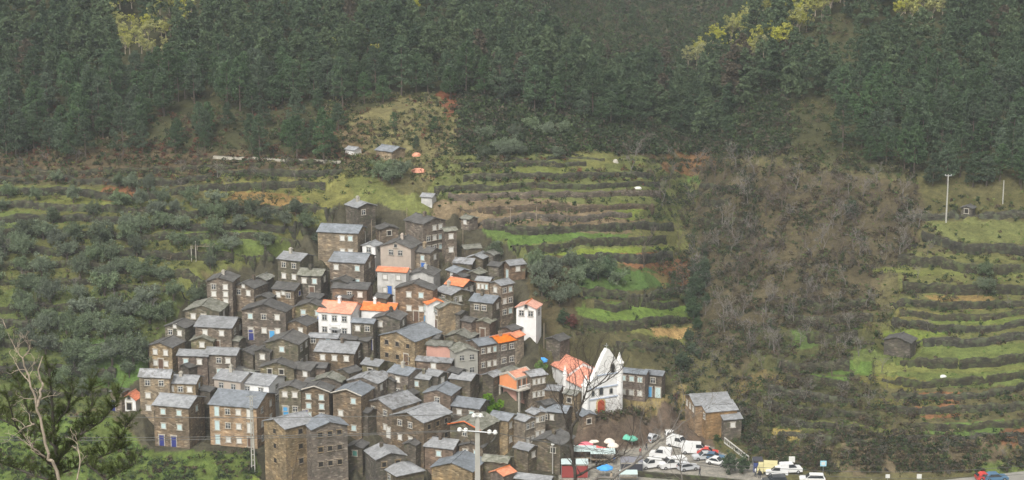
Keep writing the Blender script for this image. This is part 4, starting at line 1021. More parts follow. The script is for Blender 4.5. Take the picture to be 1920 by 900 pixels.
# mountain heath left open on the spur at the upper right, clearings
heath = inpoly(fu, fv, [(1540, 70), (1640, 50), (1620, 110), (1480, 150), (1440, 260), (1360, 290), (1400, 200), (1480, 120)]) & (edge > .42)
farsc = (fu > 900) & (fu < 1350) & (fy > 500+(edge-.5)*60) & (gap < .62)
mimz = np.zeros(len(fu), bool)
for pl_ in MZP: mimz |= inpoly(fu, fv-24, pl_) | inpoly(fu, fv-50, pl_)
keep &= ~heath & ~farsc & ~(mimz & (gx.random(len(fu)) < np.where(fu < 900, .85, .97)))
fx, fy, fz, fu, fv = fx[keep], fy[keep], fz[keep], fu[keep], fv[keep]
# nothing that no line of sight reaches: skip the trees far down inside the far gully
order = np.argsort(fy-.0*fv)
zones = [(0, 330, 'lower edge of the pine wood on the left slope'), (330, 640, 'pine wood just above the upper road'), (640, 1000, 'pine wood over the rocky clearing'), (1000, 1290, 'pine wood behind the central terraces'), (1290, 1640, 'pine wood on the right of the ravine'), (1640, 4000, 'pine wood above the bright field on the right')]
ind = order[:285]; rest = order[285:]
for k in ind:
    kit = PINES[int(gx.integers(0, 6))]; s_ = gx.uniform(.72, 1.12); z_ = next(zz for zz in zones if fu[k] < zz[1] or zz[1] == 4000)[2]
    plant('pine_tree', kit, fx[k], fy[k], fz[k]-.2, s_, gx.uniform(0, 6.28), 'dark green pine tree at the '+z_ if z_.startswith('lower') else 'dark green pine tree in the '+z_, 'pine tree', 'pine trees at the front of the wood', sz=s_*gx.uniform(.9, 1.2))
LOD = [pine_parts(150+i, h, .62)[0] for i, h in enumerate([9, 10.5, 8, 11])]; LODF = [pine_parts(160+i, h, .34)[0] for i, h in enumerate([9, 8, 10])]
Vs, Fs, Cs, off = [], [], [], 0
for k in rest:
    V_, F_ = (LOD[int(gx.integers(0, 4))] if fy[k] < 520 else LODF[int(gx.integers(0, 3))]); a = gx.uniform(0, 6.28); s_ = gx.uniform(.65, 1.15)*(1 if fy[k] < 530 else .62); ca, sa = math.cos(a)*s_, math.sin(a)*s_
    W_ = np.stack([V_[:, 0]*ca-V_[:, 1]*sa+fx[k], V_[:, 0]*sa+V_[:, 1]*ca+fy[k], V_[:, 2]*s_*gx.uniform(.9, 1.2)+fz[k]-.2], 1)
    t = gx.random(); c_ = np.array((.048, .08, .043))*(1-t)+np.array((.10, .14, .07))*t
    if gx.random() < (.03 if fy[k] < 520 else .08): c_ = np.array((.095, .08, .055))
    Vs.append(W_); Fs.append(F_+off); off += len(V_); Cs.append(np.broadcast_to(c_, V_.shape))
o = link('pine_wood', np_mesh('pine_wood', np.concatenate(Vs), np.concatenate(Fs), np.concatenate(Cs), False, M['pinefar'])); tag(o, 'dense pine wood covering the upper slopes of the valley', 'woodland', kind='stuff')
# trunks of the farther wood's front rows show as pale lines
# ---- single pines at the road and on the scrub slope
for u, v, s_, lb in [(557, 304, .95, 'left of two dark pines standing on the edge of the upper road'), (607, 306, 1.0, 'right of two dark pines standing on the edge of the upper road'), (232, 292, .95, 'lone pointed pine below the wood on the left slope'),
                     (488, 296, .8, 'small pine left of the pair at the upper road'), (383, 275, .85, 'pine with a visible trunk above the left end of the upper road'), (160, 296, .9, 'pine beside the left end of the upper road'), (130, 300, .8, 'small pine at the far left end of the upper road'),
                     (815, 250, .4, 'small pine bush growing in the rocky clearing'), (780, 285, .35, 'tiny pine bush low in the rocky clearing'), (738, 245, .4, 'small pine at the left side of the rocky clearing')]:
    p = at_ground(u, v); plant('pine_tree', PINES[PR.randrange(6)], p.x, p.y, p.z-.2, s_, PR.uniform(0, 6), lb, 'pine tree')
# ---- mimosa in bloom
MZ = [([(200, -40), (400, -40), (395, 20), (330, 80), (215, 70)], 44, 'pale yellow mimosa tree in bloom in the wood at the upper left'), ([(225, 70), (340, 65), (310, 110), (240, 110)], 16, 'pale yellow mimosa tree in bloom in the wood at the upper left'), ([(1285, 115), (1330, 90), (1420, 25), (1440, 0), (1440, 30), (1320, 118)], 24, 'yellow green mimosa tree along the left ridge at the upper right'),
      ([(1380, 112), (1470, 60), (1560, 10), (1590, 0), (1500, 60), (1410, 118)], 26, 'yellow green mimosa tree along the right ridge at the upper right'), ([(1480, 20), (1580, -20), (1590, 10), (1490, 60)], 14, 'yellow green mimosa tree along the right ridge at the upper right'), ([(1670, 10), (1780, -30), (1775, 25), (1690, 45)], 14, 'yellow mimosa tree in bloom at the top edge far right'),
      ([(765, -10), (795, -10), (795, 25), (775, 25)], 2, 'pale mimosa tree at the top edge of the picture')]
for i, (poly, n_, lb) in enumerate(MZ):
    poly = [(a, b+(24 if a < 900 else 14)) for a, b in poly]
    for (x, y, z) in scatter(poly, n_, 2.8 if i < 2 else 2.2, 70+i, False):
        plant('mimosa_tree', MIMOSA[PR.randrange(3)], x, y, z+(PR.uniform(2.5, 4.5) if i < 2 else PR.uniform(.5, 2.0)), (PR.uniform(.4, .7) if i < 2 else PR.uniform(.7, 1.1)), PR.uniform(0, 6), lb, 'mimosa tree', 'mimosa trees in bloom')
for u, v, s_, lb in [(706, 118, .5, 'single bright yellow mimosa inside the dark pine wood'), (633, 100, .4, 'small yellow mimosa near the single bright one')]:
    p = at_ground(u, v); plant('mimosa_tree', MIMOSA[0], p.x, p.y-3, p.z+1.5, s_, 0, lb, 'mimosa tree')
# ---- olives
OP = [([(-60, 430), (230, 440), (330, 540), (330, 600), (270, 700), (160, 710), (-60, 640)], 62, 3.0, 'grey green olive tree in the dense grove left of the village', 1.12), ([(210, 345), (380, 380), (560, 400), (570, 460), (430, 500), (340, 480), (220, 430)], 30, 3.4, 'grey green olive tree on the terraces above the village at left', .95),
      ([(985, 500), (1060, 495), (1150, 500), (1170, 535), (1080, 552), (1060, 590), (1000, 560)], 17, 2.6, 'grey green olive tree in the grove right of the village', 1.0), ([(-60, 335), (200, 350), (200, 420), (-60, 420)], 8, 4, 'olive tree on the thin upper terraces at the far left', .85),
      ([(380, 500), (620, 470), (590, 500), (420, 530)], 5, 3, 'olive tree just above the highest houses at left', .8), ([(100, 700), (260, 700), (240, 770), (60, 780)], 7, 3, 'leafy green tree between the near pine and the white chapel', .9)]
for i, (poly, n_, md, lb, s0) in enumerate(OP):
    for (x, y, z) in scatter(poly, n_, md, 140+i): plant('olive_tree', OLIVES[PR.randrange(5)], x, y, z-.1, s0*PR.uniform(.75, 1.2), PR.uniform(0, 6), lb, 'olive tree', 'olive trees', sz=s0*PR.uniform(.8, 1.15))
for u, v, s_, kit, lb in [(716, 338, 1.15, OLIVES[0], 'left half of the large dark clump of trees on the upper slope'), (752, 336, 1.1, OLIVES[1], 'right half of the large dark clump of trees on the upper slope'), (735, 345, 1.1, OLIVES[2], 'front of the large dark clump of trees on the upper slope'),
                         (928, 468, 1.0, OLIVES[3], 'single olive tree above the low dark sheds'), (575, 425, 1.0, OLIVES[4], 'round olive tree left of the top dark house'), (600, 428, .8, OLIVES[1], 'small olive tree touching the big tan house roof'),
                         (370, 545, 1.0, OLIVES[2], 'dark olive tree beside the tall narrow six windowed house'), (310, 590, 1.1, OLIVES[3], 'large olive tree beside the mossy gable houses'), (250, 690, 1.5, OLIVES[0], 'broad olive tree left of the tall tan house'),
                         (1850, 548, 1.0, OLIVES[1], 'left olive tree on the right hillside terraces'), (1845, 520, .9, OLIVES[4], 'upper olive tree on the right hillside terraces'), (960, 290, 1.0, OLIVES[2], 'olive tree at the top of the central terraces')]:
    p = at_ground(u, v); plant('olive_tree', kit, p.x, p.y, p.z-.1, s_, PR.uniform(0, 6), lb, 'olive tree')
for u, v, s_, kit, nm, lb in [(916, 766, 1.6, FRESH, 'leafy_tree', 'bright fresh green tree in the middle of the village'), (1012, 690, .9, FRESH, 'leafy_tree', 'light green tree beside the church roof'), (1072, 612, 1.2, REDL, 'red_tree', 'red leaved tree beyond the white gable house'),
                             (1268, 728, .6, REDL, 'red_tree', 'small red shrub right of the brown houses by the church'), (1140, 525, 1.0, DARKT, 'evergreen_tree', 'taller dark evergreen in the grove right of the village'), (1110, 528, .75, DARKT, 'evergreen_tree', 'shorter dark evergreen in the grove right of the village'), (1090, 500, .6, DARKT, 'evergreen_tree', 'smallest dark evergreen above the right grove'),
                             (1056, 600, .7, DARKT, 'evergreen_tree', 'dark evergreen beside the red leaved tree'), (1368, 884, .85, DARKT, 'evergreen_tree', 'left round dark green tree at the car park edge'), (1392, 882, .7, DARKT, 'evergreen_tree', 'right round dark green tree at the car park edge'), (1303, 560, 1.1, DARKT, 'evergreen_tree', 'upper dark evergreen in the ravine'), (1300, 600, 1.0, DARKT, 'evergreen_tree', 'lower dark evergreen in the ravine'), (1595, 410, .9, DARKT, 'evergreen_tree', 'dark evergreen among the bare trees on the right'), (1735, 770, .1, DARKT, 'evergreen_tree', 'tiny evergreen beside the reddish patch')]:
    p = at_ground(u, v); plant(nm, kit, p.x, p.y, p.z-.1, s_, PR.uniform(0, 6), lb, 'tree')
# ---- bare trees
BP = [([(1310, 300), (1700, 350), (1730, 430), (1640, 560), (1600, 640), (1400, 680), (1310, 600)], 130, 2.1, 'leafless grey brown tree in the thicket right of the ravine', 1.0), ([(1330, 600), (1640, 620), (1700, 780), (1400, 800), (1300, 700)], 34, 3.4, 'leafless tree on the bushy slope above the ochre houses', .8), ([(1150, 260), (1300, 270), (1330, 450), (1290, 640), (1270, 560), (1250, 400), (1180, 330)], 24, 3.2, 'leafless tree in the ravine beside the central terraces', .9),
      ([(300, 300), (560, 310), (560, 380), (320, 350)], 8, 5, 'leafless tree on the yellow green meadow above the village', .7), ([(1440, 800), (1900, 830), (1900, 870), (1460, 860)], 18, 3, 'leafless bush tree on the bank above the road', .6), ([(380, 300), (-60, 300), (-60, 340), (380, 340)], 10, 5, 'leafless tree below the upper road at left', .7),
      ([(1120, 780), (1260, 745), (1290, 800), (1130, 800)], 9, 2.2, 'leafless brown tree on the bank below the church', .55), ([(0, 480), (330, 490), (330, 600), (0, 600)], 9, 5, 'leafless brown tree among the olives left of the village', .8), ([(1660, 480), (1910, 480), (1910, 640), (1660, 640)], 12, 4.5, 'small leafless tree on the right hillside terraces', .55)]
for i, (poly, n_, md, lb, s0) in enumerate(BP):
    for (x, y, z) in scatter(poly, n_, md, 240+i): plant('bare_tree', BARE[PR.randrange(6)], x, y, z, s0*PR.uniform(.65, 1.15), PR.uniform(0, 6), lb, 'bare tree', 'leafless trees', crown='branches')
for u, v, s_, k_, lb in [(1207, 496, 1.35, 4, 'largest leafless tree standing alone on the central green terraces'), (1425, 490, 1.0, 0, 'dark trunked bare tree leaning on the slope right of the ravine'), (1510, 560, 1.1, 5, 'pale trunked bare tree on the slope right of the ravine'), (1785, 565, .6, 2, 'small bare tree on the orange brown terrace'), (423, 356, .6, 3, 'forked pale bare tree on the meadow above the village')]:
    p = at_ground(u, v); plant('bare_tree', BARE[k_], p.x, p.y, p.z, s_, 1.0, lb, 'bare tree', crown='branches')
for i, (poly, n_, md, lb) in enumerate([([(920, 250), (1060, 240), (1050, 300), (880, 305)], 10, 3, 'grey olive tree on the knoll above the central terraces'), ([(0, 240), (640, 262), (640, 290), (0, 296)], 0, 5, 'x')]):
    for (x, y, z) in scatter(poly, n_, md, 340+i): plant('olive_tree', OLIVES[PR.randrange(5)], x, y, z-.1, PR.uniform(.7, 1.0), PR.uniform(0, 6), lb, 'olive tree', 'olive trees')
for (x, y, z) in scatter([(250, 250), (640, 235), (630, 292), (260, 290)], 15, 5, 351): plant('pine_tree', PINES[PR.randrange(6)], x, y, z-.2, PR.uniform(.5, .85), PR.uniform(0, 6), 'scattered pine on the brown slope above the upper road', 'pine tree', 'pines on the brown slope')
for (x, y, z) in scatter([(1295, 470), (1325, 480), (1330, 600), (1310, 690), (1275, 700), (1290, 600)], 14, 2.2, 352): plant('evergreen_tree', DARKT, x, y, z-.2, PR.uniform(.5, .85), PR.uniform(0, 6), 'dark evergreen growing down in the ravine', 'tree', 'evergreens in the ravine')
# ---- scrub, brambles, heather and grass tufts nobody could count
GRASS = [poly for poly, c in PLOTS if c[1] > .14]
def scrub(name, n, region, cols, sizes, seed, lab, npc=16, leaf=.3, avoid=True, flat=.75, vill=True, thr=.42):
    g = np.random.default_rng(seed); u = g.uniform(region[0], region[1], n); v = g.uniform(region[2], region[3], n); ok = ~inpoly(u, v, VILL) if vill else np.ones(n, bool)
    for pl, c in PLOTS:
        if avoid and c[1] > .14: ok &= ~(inpoly(u, v, pl) & (g.random(n) < .93))
    if len(region) > 4: ok &= inpoly(u, v, region[4])
    dens = fbm(u/38, v/22, seed, 3); ok &= dens+g.uniform(-.12, .12, n) > thr
    u, v = u[ok], v[ok]; B = base_many(u, v); z = zt(B[:, 0], B[:, 1]); ok2 = (dist_poly(B[:, 0], B[:, 1], roadw) > 3.4) & ~(inpoly(B[:, 0], B[:, 1], lotw))
    B = B[ok2]; z = z[ok2]; ok3 = np.array([not on_house(a, b) for a, b in B[:, :2]], bool); B = B[ok3]; z = z[ok3]; s_ = g.uniform(*sizes, len(B)); K = len(B)
    reps = 2; cc = np.repeat(np.stack([B[:, 0], B[:, 1], z+s_*.35], 1), reps, 0)+g.normal(size=(K*reps, 3))*np.repeat(s_, reps)[:, None]*.4
    V_, F_ = leaves(cc, np.repeat(s_, reps)*.75, npc, leaf, g, flat)
    cols = np.array(cols); ci = cols[g.integers(0, len(cols), K)]*(.7+.6*g.random((K, 1))); col = np.repeat(ci, reps*npc*3, 0)
    o = link(name, np_mesh(name, V_, F_, col, False, M['scrub'])); tag(o, lab[0], lab[1], kind='stuff'); return o
GRN, DRK, BRN, RED, YEL, GRY, TAN = (.06, .09, .034), (.032, .05, .024), (.092, .07, .046), (.14, .062, .04), (.15, .17, .05), (.1, .092, .075), (.16, .13, .075)
scrub('scrub_left', 3600, (-80, 700, 300, 790), [GRN, DRK, GRN, BRN, (.09, .12, .045), YEL], (.5, 1.25), 31, ('bushes and brambles over the left hillside', 'scrub'))
scrub('scrub_upper', 3000, (-80, 1320, 180, 345), [BRN, TAN, DRK, GRN, RED, (.15, .14, .07), GRN], (.4, 1.0), 32, ('low heath and bushes on the slope below the pine wood', 'scrub'))
scrub('scrub_clearing', 1500, (590, 960, 175, 335), [(.17, .17, .07), (.2, .17, .1), GRN, DRK, (.14, .15, .06)], (.35, .9), 51, ('low yellow green bushes in the rocky clearing', 'scrub'), avoid=False)
scrub('scrub_terrace_bank', 700, (1090, 1275, 745, 830, [(1100, 784), (1165, 778), (1280, 745), (1280, 800), (1215, 815), (1160, 830), (1095, 836)]), [BRN, (.13, .1, .07), BRN, GRN], (.4, .9), 52, ('brown brambles on the bank below the church', 'scrub'), avoid=False, vill=False)
scrub('scrub_spur', 2600, (1330, 1720, 40, 330), [GRN, (.09, .10, .04), DRK, BRN, (.12, .11, .05)], (.5, 1.2), 53, ('heath and young trees in the clearings of the spur on the right', 'scrub'), avoid=False)
scrub('scrub_slope', 1800, (-80, 660, 215, 310), [BRN, DRK, GRN, RED, (.11, .09, .055)], (.4, 1.0), 54, ('brown bushes between the pines above the upper road', 'scrub'), avoid=False)
scrub('scrub_centre', 1700, (820, 1310, 240, 690), [GRN, DRK, BRN, (.1, .12, .05)], (.35, .8), 33, ('weeds and bushes along the central terrace walls', 'scrub'))
scrub('scrub_ravine', 3000, (1225, 1420, 260, 830), [DRK, DRK, GRN, BRN, GRY], (.6, 1.4), 34, ('dark undergrowth down the ravine', 'scrub'))
scrub('scrub_thicket', 5200, (1380, 1720, 280, 880), [BRN, GRY, GRN, BRN, (.10, .08, .058), DRK, (.08, .09, .04)], (.5, 1.2), 35, ('brown brambles and undergrowth of the thicket on the right', 'scrub'))
scrub('scrub_right', 1700, (1690, 2050, 370, 880), [GRN, DRK, BRN, (.12, .14, .05)], (.35, .85), 36, ('weeds and bushes on the right hillside terraces', 'scrub'))
scrub('scrub_bank', 2300, (1400, 2000, 820, 885), [DRK, GRN, BRN, TAN, GRY], (.4, 1.0), 37, ('undergrowth on the bank above the road', 'scrub'), avoid=False)
scrub('scrub_far', 15000, (860, 1480, -80, 290), [DRK, GRN, (.085, .07, .05), (.05, .07, .035), (.045, .065, .03)], (.8, 1.7), 38, ('heather and low trees on the far side of the valley', 'scrub'), npc=11, leaf=.55, thr=.2)
scrub('grass_tufts', 4200, (-80, 2040, 320, 880), [YEL, (.11, .19, .045), (.09, .16, .04)], (.15, .4), 39, ('grass tufts on the terraces', 'grass'), npc=10, leaf=.2, avoid=False, flat=.4)
scrub('scrub_bottom', 1500, (-80, 500, 775, 905), [GRN, DRK, BRN, (.1, .16, .04)], (.4, .9), 40, ('nettles and bushes at the foot of the green bank', 'scrub'), avoid=False)
# ------------------------------------------------ vehicles
GLASS = plain('car_glass', (.03, .035, .04), .1, 0, .2); TYRE = plain('tyre_rubber', (.02, .02, .02), .9, 0, .1); RIM = plain('wheel_rim', (.4, .4, .4), .4, .7, .1); LAMPG = plain('lamp_glass', (.7, .7, .68), .2, 0, .05)
def paint(name, c): return plain(name, c, .3, 0, .05, .5)
def make_car(kind, col, name, label, cat, pos, rz, L=4.2, W_=1.75, Hc=1.45):
    t = empty(name, pos, rz); tag(t, label, cat, 'vehicles parked at the square')
    h1 = Hc*.56
    if kind == 'van':
        prof = [(-L/2, .32), (L/2, .32), (L/2, Hc*.48), (L/2-.12, Hc*.56), (L/2-.95, Hc*.62), (L/2-1.65, Hc*.97), (L/2-1.95, Hc), (-L/2+.15, Hc), (-L/2, Hc*.93)]
        cab = [(L/2-1.02, Hc*.63), (L/2-1.6, Hc*.94), (L/2-2.5, Hc*.93), (L/2-2.5, Hc*.63)]
    elif kind == 'wagon':
        prof = [(-L/2, .3), (L/2, .3), (L/2, h1*.85), (L/2-.25, h1), (L/2-1.1, h1*1.12), (L/2-1.75, Hc*.96), (L/2-2.1, Hc), (-L/2+.35, Hc*.98), (-L/2+.05, h1*1.1)]
        cab = [(L/2-1.2, h1*1.14), (L/2-1.78, Hc*.92), (-L/2+.5, Hc*.92), (-L/2+.3, h1*1.14)]
    else:
        prof = [(-L/2, .3), (L/2, .3), (L/2, h1*.85), (L/2-.2, h1), (L/2-1.15, h1*1.1), (L/2-1.85, Hc), (-L/2+1.0, Hc), (-L/2+.35, h1*1.18), (-L/2, h1)]
        cab = [(L/2-1.25, h1*1.12), (L/2-1.9, Hc*.94), (-L/2+1.05, Hc*.94), (-L/2+.6, h1*1.14)]
    def loft(pr, w0, taper):
        n_ = len(pr); vs = []
        for sgn in (-1, 1):
            for x, z in pr: k = 1-taper*max(0, (z-h1)/(Hc-h1)); vs.append((x, sgn*w0/2*k, z))
        return vs, [tuple(range(n_-1, -1, -1)), tuple(range(n_, 2*n_))]+[(i, (i+1) % n_, n_+(i+1) % n_, n_+i) for i in range(n_)]
    a = MB(); a.add(*loft(prof, W_, .16)); body = a.build('body', col, t)
    a = MB(); vs, fs = loft(cab, W_+.03, .16); a.add(vs, fs[:2])
    ws = [(prof[4][0], prof[4][1]), (prof[5][0], prof[5][1])] if kind != 'van' else [(L/2-.97, Hc*.63), (L/2-1.62, Hc*.955)]
    (xa, za), (xb, zb) = ws; k1 = 1-.16*max(0, (zb-h1)/(Hc-h1)); w1 = W_*.46
    a.add([(xa+.02, -w1, za+.03), (xa+.02, w1, za+.03), (xb+.03, w1*k1, zb), (xb+.03, -w1*k1, zb)], [(0, 1, 2, 3)])
    a.add([(-L/2+.0, -w1, h1*1.2), (-L/2+.0, w1, h1*1.2), (prof[-2][0]-.02, w1*.86, Hc*.93), (prof[-2][0]-.02, -w1*.86, Hc*.93)], [(3, 2, 1, 0)])
    a.build('window', GLASS, t)
    for x in (L/2-.78, -L/2+.75):
        for sgn in (-1, 1):
            b = MB(); b.tube((x, sgn*(W_/2-.1), .32), (x, sgn*(W_/2+.03), .32), .32, .32, 14); wh = b.build('wheel', TYRE, t)
            b = MB(); b.tube((x, sgn*(W_/2+.03), .32), (x, sgn*(W_/2+.045), .32), .18, .18, 10); b.build('rim', RIM, wh)
    for sgn in (-1, 1):
        b = MB(); b.box(L/2-.03, L/2+.03, sgn*W_*.36-.16, sgn*W_*.36+.16, h1*.72, h1*.9); b.build('headlight', LAMPG, t)
        b = MB(); b.box(-L/2-.03, -L/2+.03, sgn*W_*.4-.1, sgn*W_*.4+.1, h1*.8, h1*1.05); b.build('tail_light', M['p_red'], t)
    return t
WHITEC, REDC, BLUEC, SILV, DKC, YELC = paint('white_car_paint', (.66, .66, .64)), paint('red_car_paint', (.55, .06, .05)), paint('blue_car_paint', (.08, .16, .25)), paint('silver_car_paint', (.45, .46, .47)), paint('dark_car_paint', (.04, .045, .05)), paint('yellow_truck_paint', (.62, .56, .3))
def lotp(u, v, z=None): return on_plane(u, v, LOT_Z if z is None else z)
for kind, col, nm, lb, cat, u, v, rz, L_, W_, H_ in [
 ('van', WHITEC, 'parked_van', 'small white van parked furthest left by the dark market awning', 'van', 1219, 880, R(200), 3.9, 1.7, 1.8),
 ('van', WHITEC, 'parked_van', 'larger white van with dark windscreen parked nose down beside the small one', 'van', 1261, 880, R(197), 4.9, 1.9, 2.0),
 ('van', WHITEC, 'parked_van', 'white van seen end on behind the two front vans', 'van', 1239, 859, R(165), 4.0, 1.8, 2.0),
 ('van', WHITEC, 'parked_van', 'white van with pale green stripe under the brown bank', 'van', 1272, 838, R(-35), 4.3, 1.8, 2.1),
 ('van', WHITEC, 'parked_van', 'long white van standing behind the red car', 'van', 1304, 850, R(-8), 5.2, 1.9, 2.1),
 ('car', REDC, 'parked_car', 'bright red car in front of the long white van', 'car', 1327, 853, R(-8), 3.9, 1.7, 1.4),
 ('car', SILV, 'parked_car', 'silver car behind the blue one at the right of the car park', 'car', 1319, 861, R(190), 4.0, 1.7, 1.4),
 ('car', BLUEC, 'parked_car', 'dark blue car between the silver and the white one', 'car', 1338, 862, R(-15), 4.0, 1.7, 1.4),
 ('car', WHITEC, 'parked_car', 'white car beside the round dark green tree', 'car', 1345, 871, R(-30), 3.8, 1.7, 1.4),
 ('car', WHITEC, 'parked_car', 'white car at the back of the car park below the brown bank', 'car', 1253, 818, R(100), 3.9, 1.7, 1.4),
 ('car', SILV, 'parked_car', 'pale car half hidden by twigs at the back left of the car park', 'car', 1222, 826, R(60), 3.9, 1.7, 1.4),
 ('wagon', SILV, 'parked_car', 'grey car with a rounded dark rim in the middle of the car park', 'car', 1290, 884, R(20), 3.8, 1.7, 1.45),
 ('van', WHITEC, 'parked_van', 'left one of two white vans beside the yellow truck', 'van', 1456, 893, R(176), 3.9, 1.7, 1.75),
 ('van', WHITEC, 'parked_van', 'right one of two white vans beside the yellow truck', 'van', 1482, 892, R(8), 3.9, 1.7, 1.85),
 ('wagon', WHITEC, 'parked_car', 'white estate car on the road under the blue sign', 'car', 1523, 899, R(176), 4.5, 1.8, 1.5),
 ('wagon', DKC, 'parked_car', 'dark car cut by the bottom edge in front of the two white vans', 'car', 1452, 906, R(185), 4.3, 1.8, 1.45),
 ('car', BLUEC, 'parked_car', 'dark blue car with a red boot on the road at far right', 'car', 1866, 900, R(8), 4.3, 1.75, 1.4),
 ('car', REDC, 'parked_car', 'red car just ahead of the dark blue one at far right', 'car', 1848, 899, R(8), 3.6, 1.7, 1.35)]:
    p = lotp(u, v-(3 if 1200 < u < 1300 and v > 870 else 0)); p.z = float(zt(p.x, p.y)) if u > 1440 else LOT_Z; make_car(kind, col, nm, lb, cat, p, rz, L_, W_, H_)
def truck():
    p = lotp(1440, 889); p.z = float(zt(p.x, p.y)); t = empty('small_truck', p, R(172)); tag(t, 'pale yellow box truck standing beside the white vans', 'truck', 'vehicles parked at the square')
    MB().box(-1.6, .8, -.9, .9, .75, 2.3).build('cargo_box', YELC, t); a = MB(); a.prism([(.85, .4), (2.0, .4), (2.0, 1.2), (1.7, 2.0), (.85, 2.0)], -.85, .85, 'y'); cb = a.build('cab', YELC, t)
    a = MB(); a.add([(2.01, -.7, 1.25), (2.01, .7, 1.25), (1.73, .7, 1.93), (1.73, -.7, 1.93)], [(0, 1, 2, 3)]); a.build('windscreen', GLASS, cb); MB().box(-1.6, 2.0, -.6, .6, .45, .72).build('chassis', TYRE, t)
    for x in (-.9, 1.4):
        for s_ in (-1, 1): MB().tube((x, s_*.65, .38), (x, s_*.88, .38), .38, .38, 14).build('wheel', TYRE, t)
truck()
# ------------------------------------------------ market square: umbrellas, stalls, parapet
def umbrella(u, v, col, r, h, label, nm='market_umbrella'):
    p = lotp(u, v); t = empty(nm, p, PR.uniform(0, 1)); tag(t, label, 'umbrella', 'umbrellas on the market square')
    MB().tube((0, 0, 0), (0, 0, h+.1), .035, .03, 6).build('pole', M['frame_w'], t)
    n_ = 8; vs = [(0, 0, h+.35)]+[(r*.55*math.cos(2*math.pi*i/n_), r*.55*math.sin(2*math.pi*i/n_), h+.12) for i in range(n_)]+[(r*math.cos(2*math.pi*i/n_), r*math.sin(2*math.pi*i/n_), h-.28) for i in range(n_)]+[(r*math.cos(2*math.pi*i/n_), r*math.sin(2*math.pi*i/n_), h-.45) for i in range(n_)]
    fs = [(0, 1+i, 1+(i+1) % n_) for i in range(n_)]+[(1+i, 9+i, 9+(i+1) % n_, 1+(i+1) % n_) for i in range(n_)]+[(9+i, 17+i, 17+(i+1) % n_, 9+(i+1) % n_) for i in range(n_)]
    MB().add(vs, fs).build('canopy', col, t); MB().lathe([(.3, 0), (.3, .08), (.1, .12)], 0, 0, 10).build('base', M['concrete'], t)
cl = lambda nm, c: plain(nm, c, .85, 0, .08)
PINKC, CREAM, REDU, BLUEU, GREENU, GREYU = cl('pink_canvas', (.72, .16, .2)), cl('cream_canvas', (.68, .6, .5)), cl('red_canvas', (.72, .12, .1)), cl('blue_canvas', (.06, .3, .68)), cl('green_canvas', (.12, .42, .3)), cl('grey_canvas', (.17, .17, .19))
for a_ in [(1086, 846, PINKC, 1.5, 2.3, 'pink umbrella at the left back of the market'), (1106, 845, CREAM, 1.9, 2.4, 'cream coloured umbrella behind the pink ones'), (1098, 853, PINKC, 1.5, 2.2, 'second pink umbrella in front of the cream one'), (1114, 860, REDU, 1.6, 2.2, 'red umbrella at the left of the red pair'), (1127, 863, REDU, 1.6, 2.2, 'red umbrella at the right of the red pair'),
           (1134, 897, BLUEU, 1.5, 2.3, 'light blue umbrella in front of the market'), (1174, 838, GREENU, 1.0, 2.1, 'left of two small green umbrellas'), (1185, 840, GREENU, 1.1, 2.1, 'right of two small green umbrellas'), (1142, 845, CREAM, 1.1, 2.1, 'small pale umbrella right of the cream one'), (1149, 852, CREAM, 1.1, 2.0, 'small pale umbrella in front of the other small one')]: umbrella(*a_)
def stall(u, v, w_, d_, h_, top, side, label, rz=0, panels=True):
    p = lotp(u, v); t = empty('market_stall', p, rz); tag(t, label, 'market stall', 'market stalls')
    a = MB(); a.add([(-w_/2, -d_/2, h_), (w_/2, -d_/2, h_), (w_/2, d_/2, h_+.35), (-w_/2, d_/2, h_+.35), (-w_/2, -d_/2, h_-.06), (w_/2, -d_/2, h_-.06), (w_/2, d_/2, h_+.29), (-w_/2, d_/2, h_+.29)], [(0, 1, 2, 3), (7, 6, 5, 4), (0, 4, 5, 1), (1, 5, 6, 2), (2, 6, 7, 3), (3, 7, 4, 0)]); a.build('awning', top, t)
    for x in (-w_/2+.06, w_/2-.06):
        for y in (-d_/2+.06, d_/2-.06): MB().tube((x, y, 0), (x, y, h_+.02), .04, .04, 6).build('leg', M['metal'], t)
    if panels: MB().box(-w_/2+.1, w_/2-.1, -d_/2+.02, -d_/2+.07, .1, h_-.35).build('front_panel', side, t)
    MB().box(-w_/2+.1, w_/2-.1, -d_/2+.4, 0, .75, .82).build('counter', M['wood'], t)
PANELR = cl('red_panel', (.26, .045, .04)); PALEB = cl('pale_tarp', (.42, .5, .48)); DKP = cl('dark_panel', (.04, .04, .05))
stall(1064, 893, 2.3, 2.0, 2.6, PALEB, PANELR, 'left red panelled market stall at the bottom edge'); stall(1091, 893, 2.2, 2.0, 2.6, PALEB, PANELR, 'right red panelled market stall at the bottom edge')
stall(1092, 865, 5.0, 2.5, 2.3, PALEB, PALEB, 'long stall under a pale tarpaulin behind the red panelled stalls', 0, False); stall(1130, 868, 4.5, 2.2, 2.1, PALEB, PALEB, 'low stall with a pale roof behind the blue umbrella', 0, False)
stall(1184, 886, 4.0, 2.2, 2.3, GREYU, DKP, 'market stall with a dark grey awning and black front'); stall(1178, 903, 3.2, 1.4, 1.6, PALEB, DKP, 'pale table stall cut by the bottom edge', 0, False)
stall(1420, 884, 1.8, 1.5, 2.2, DKP, cl('blue_goods', (.05, .07, .2)), 'little dark stall with blue goods beside the yellow truck')
stall(1022, 668, .1, .1, .1, PALEB, PALEB, 'x') if False else None
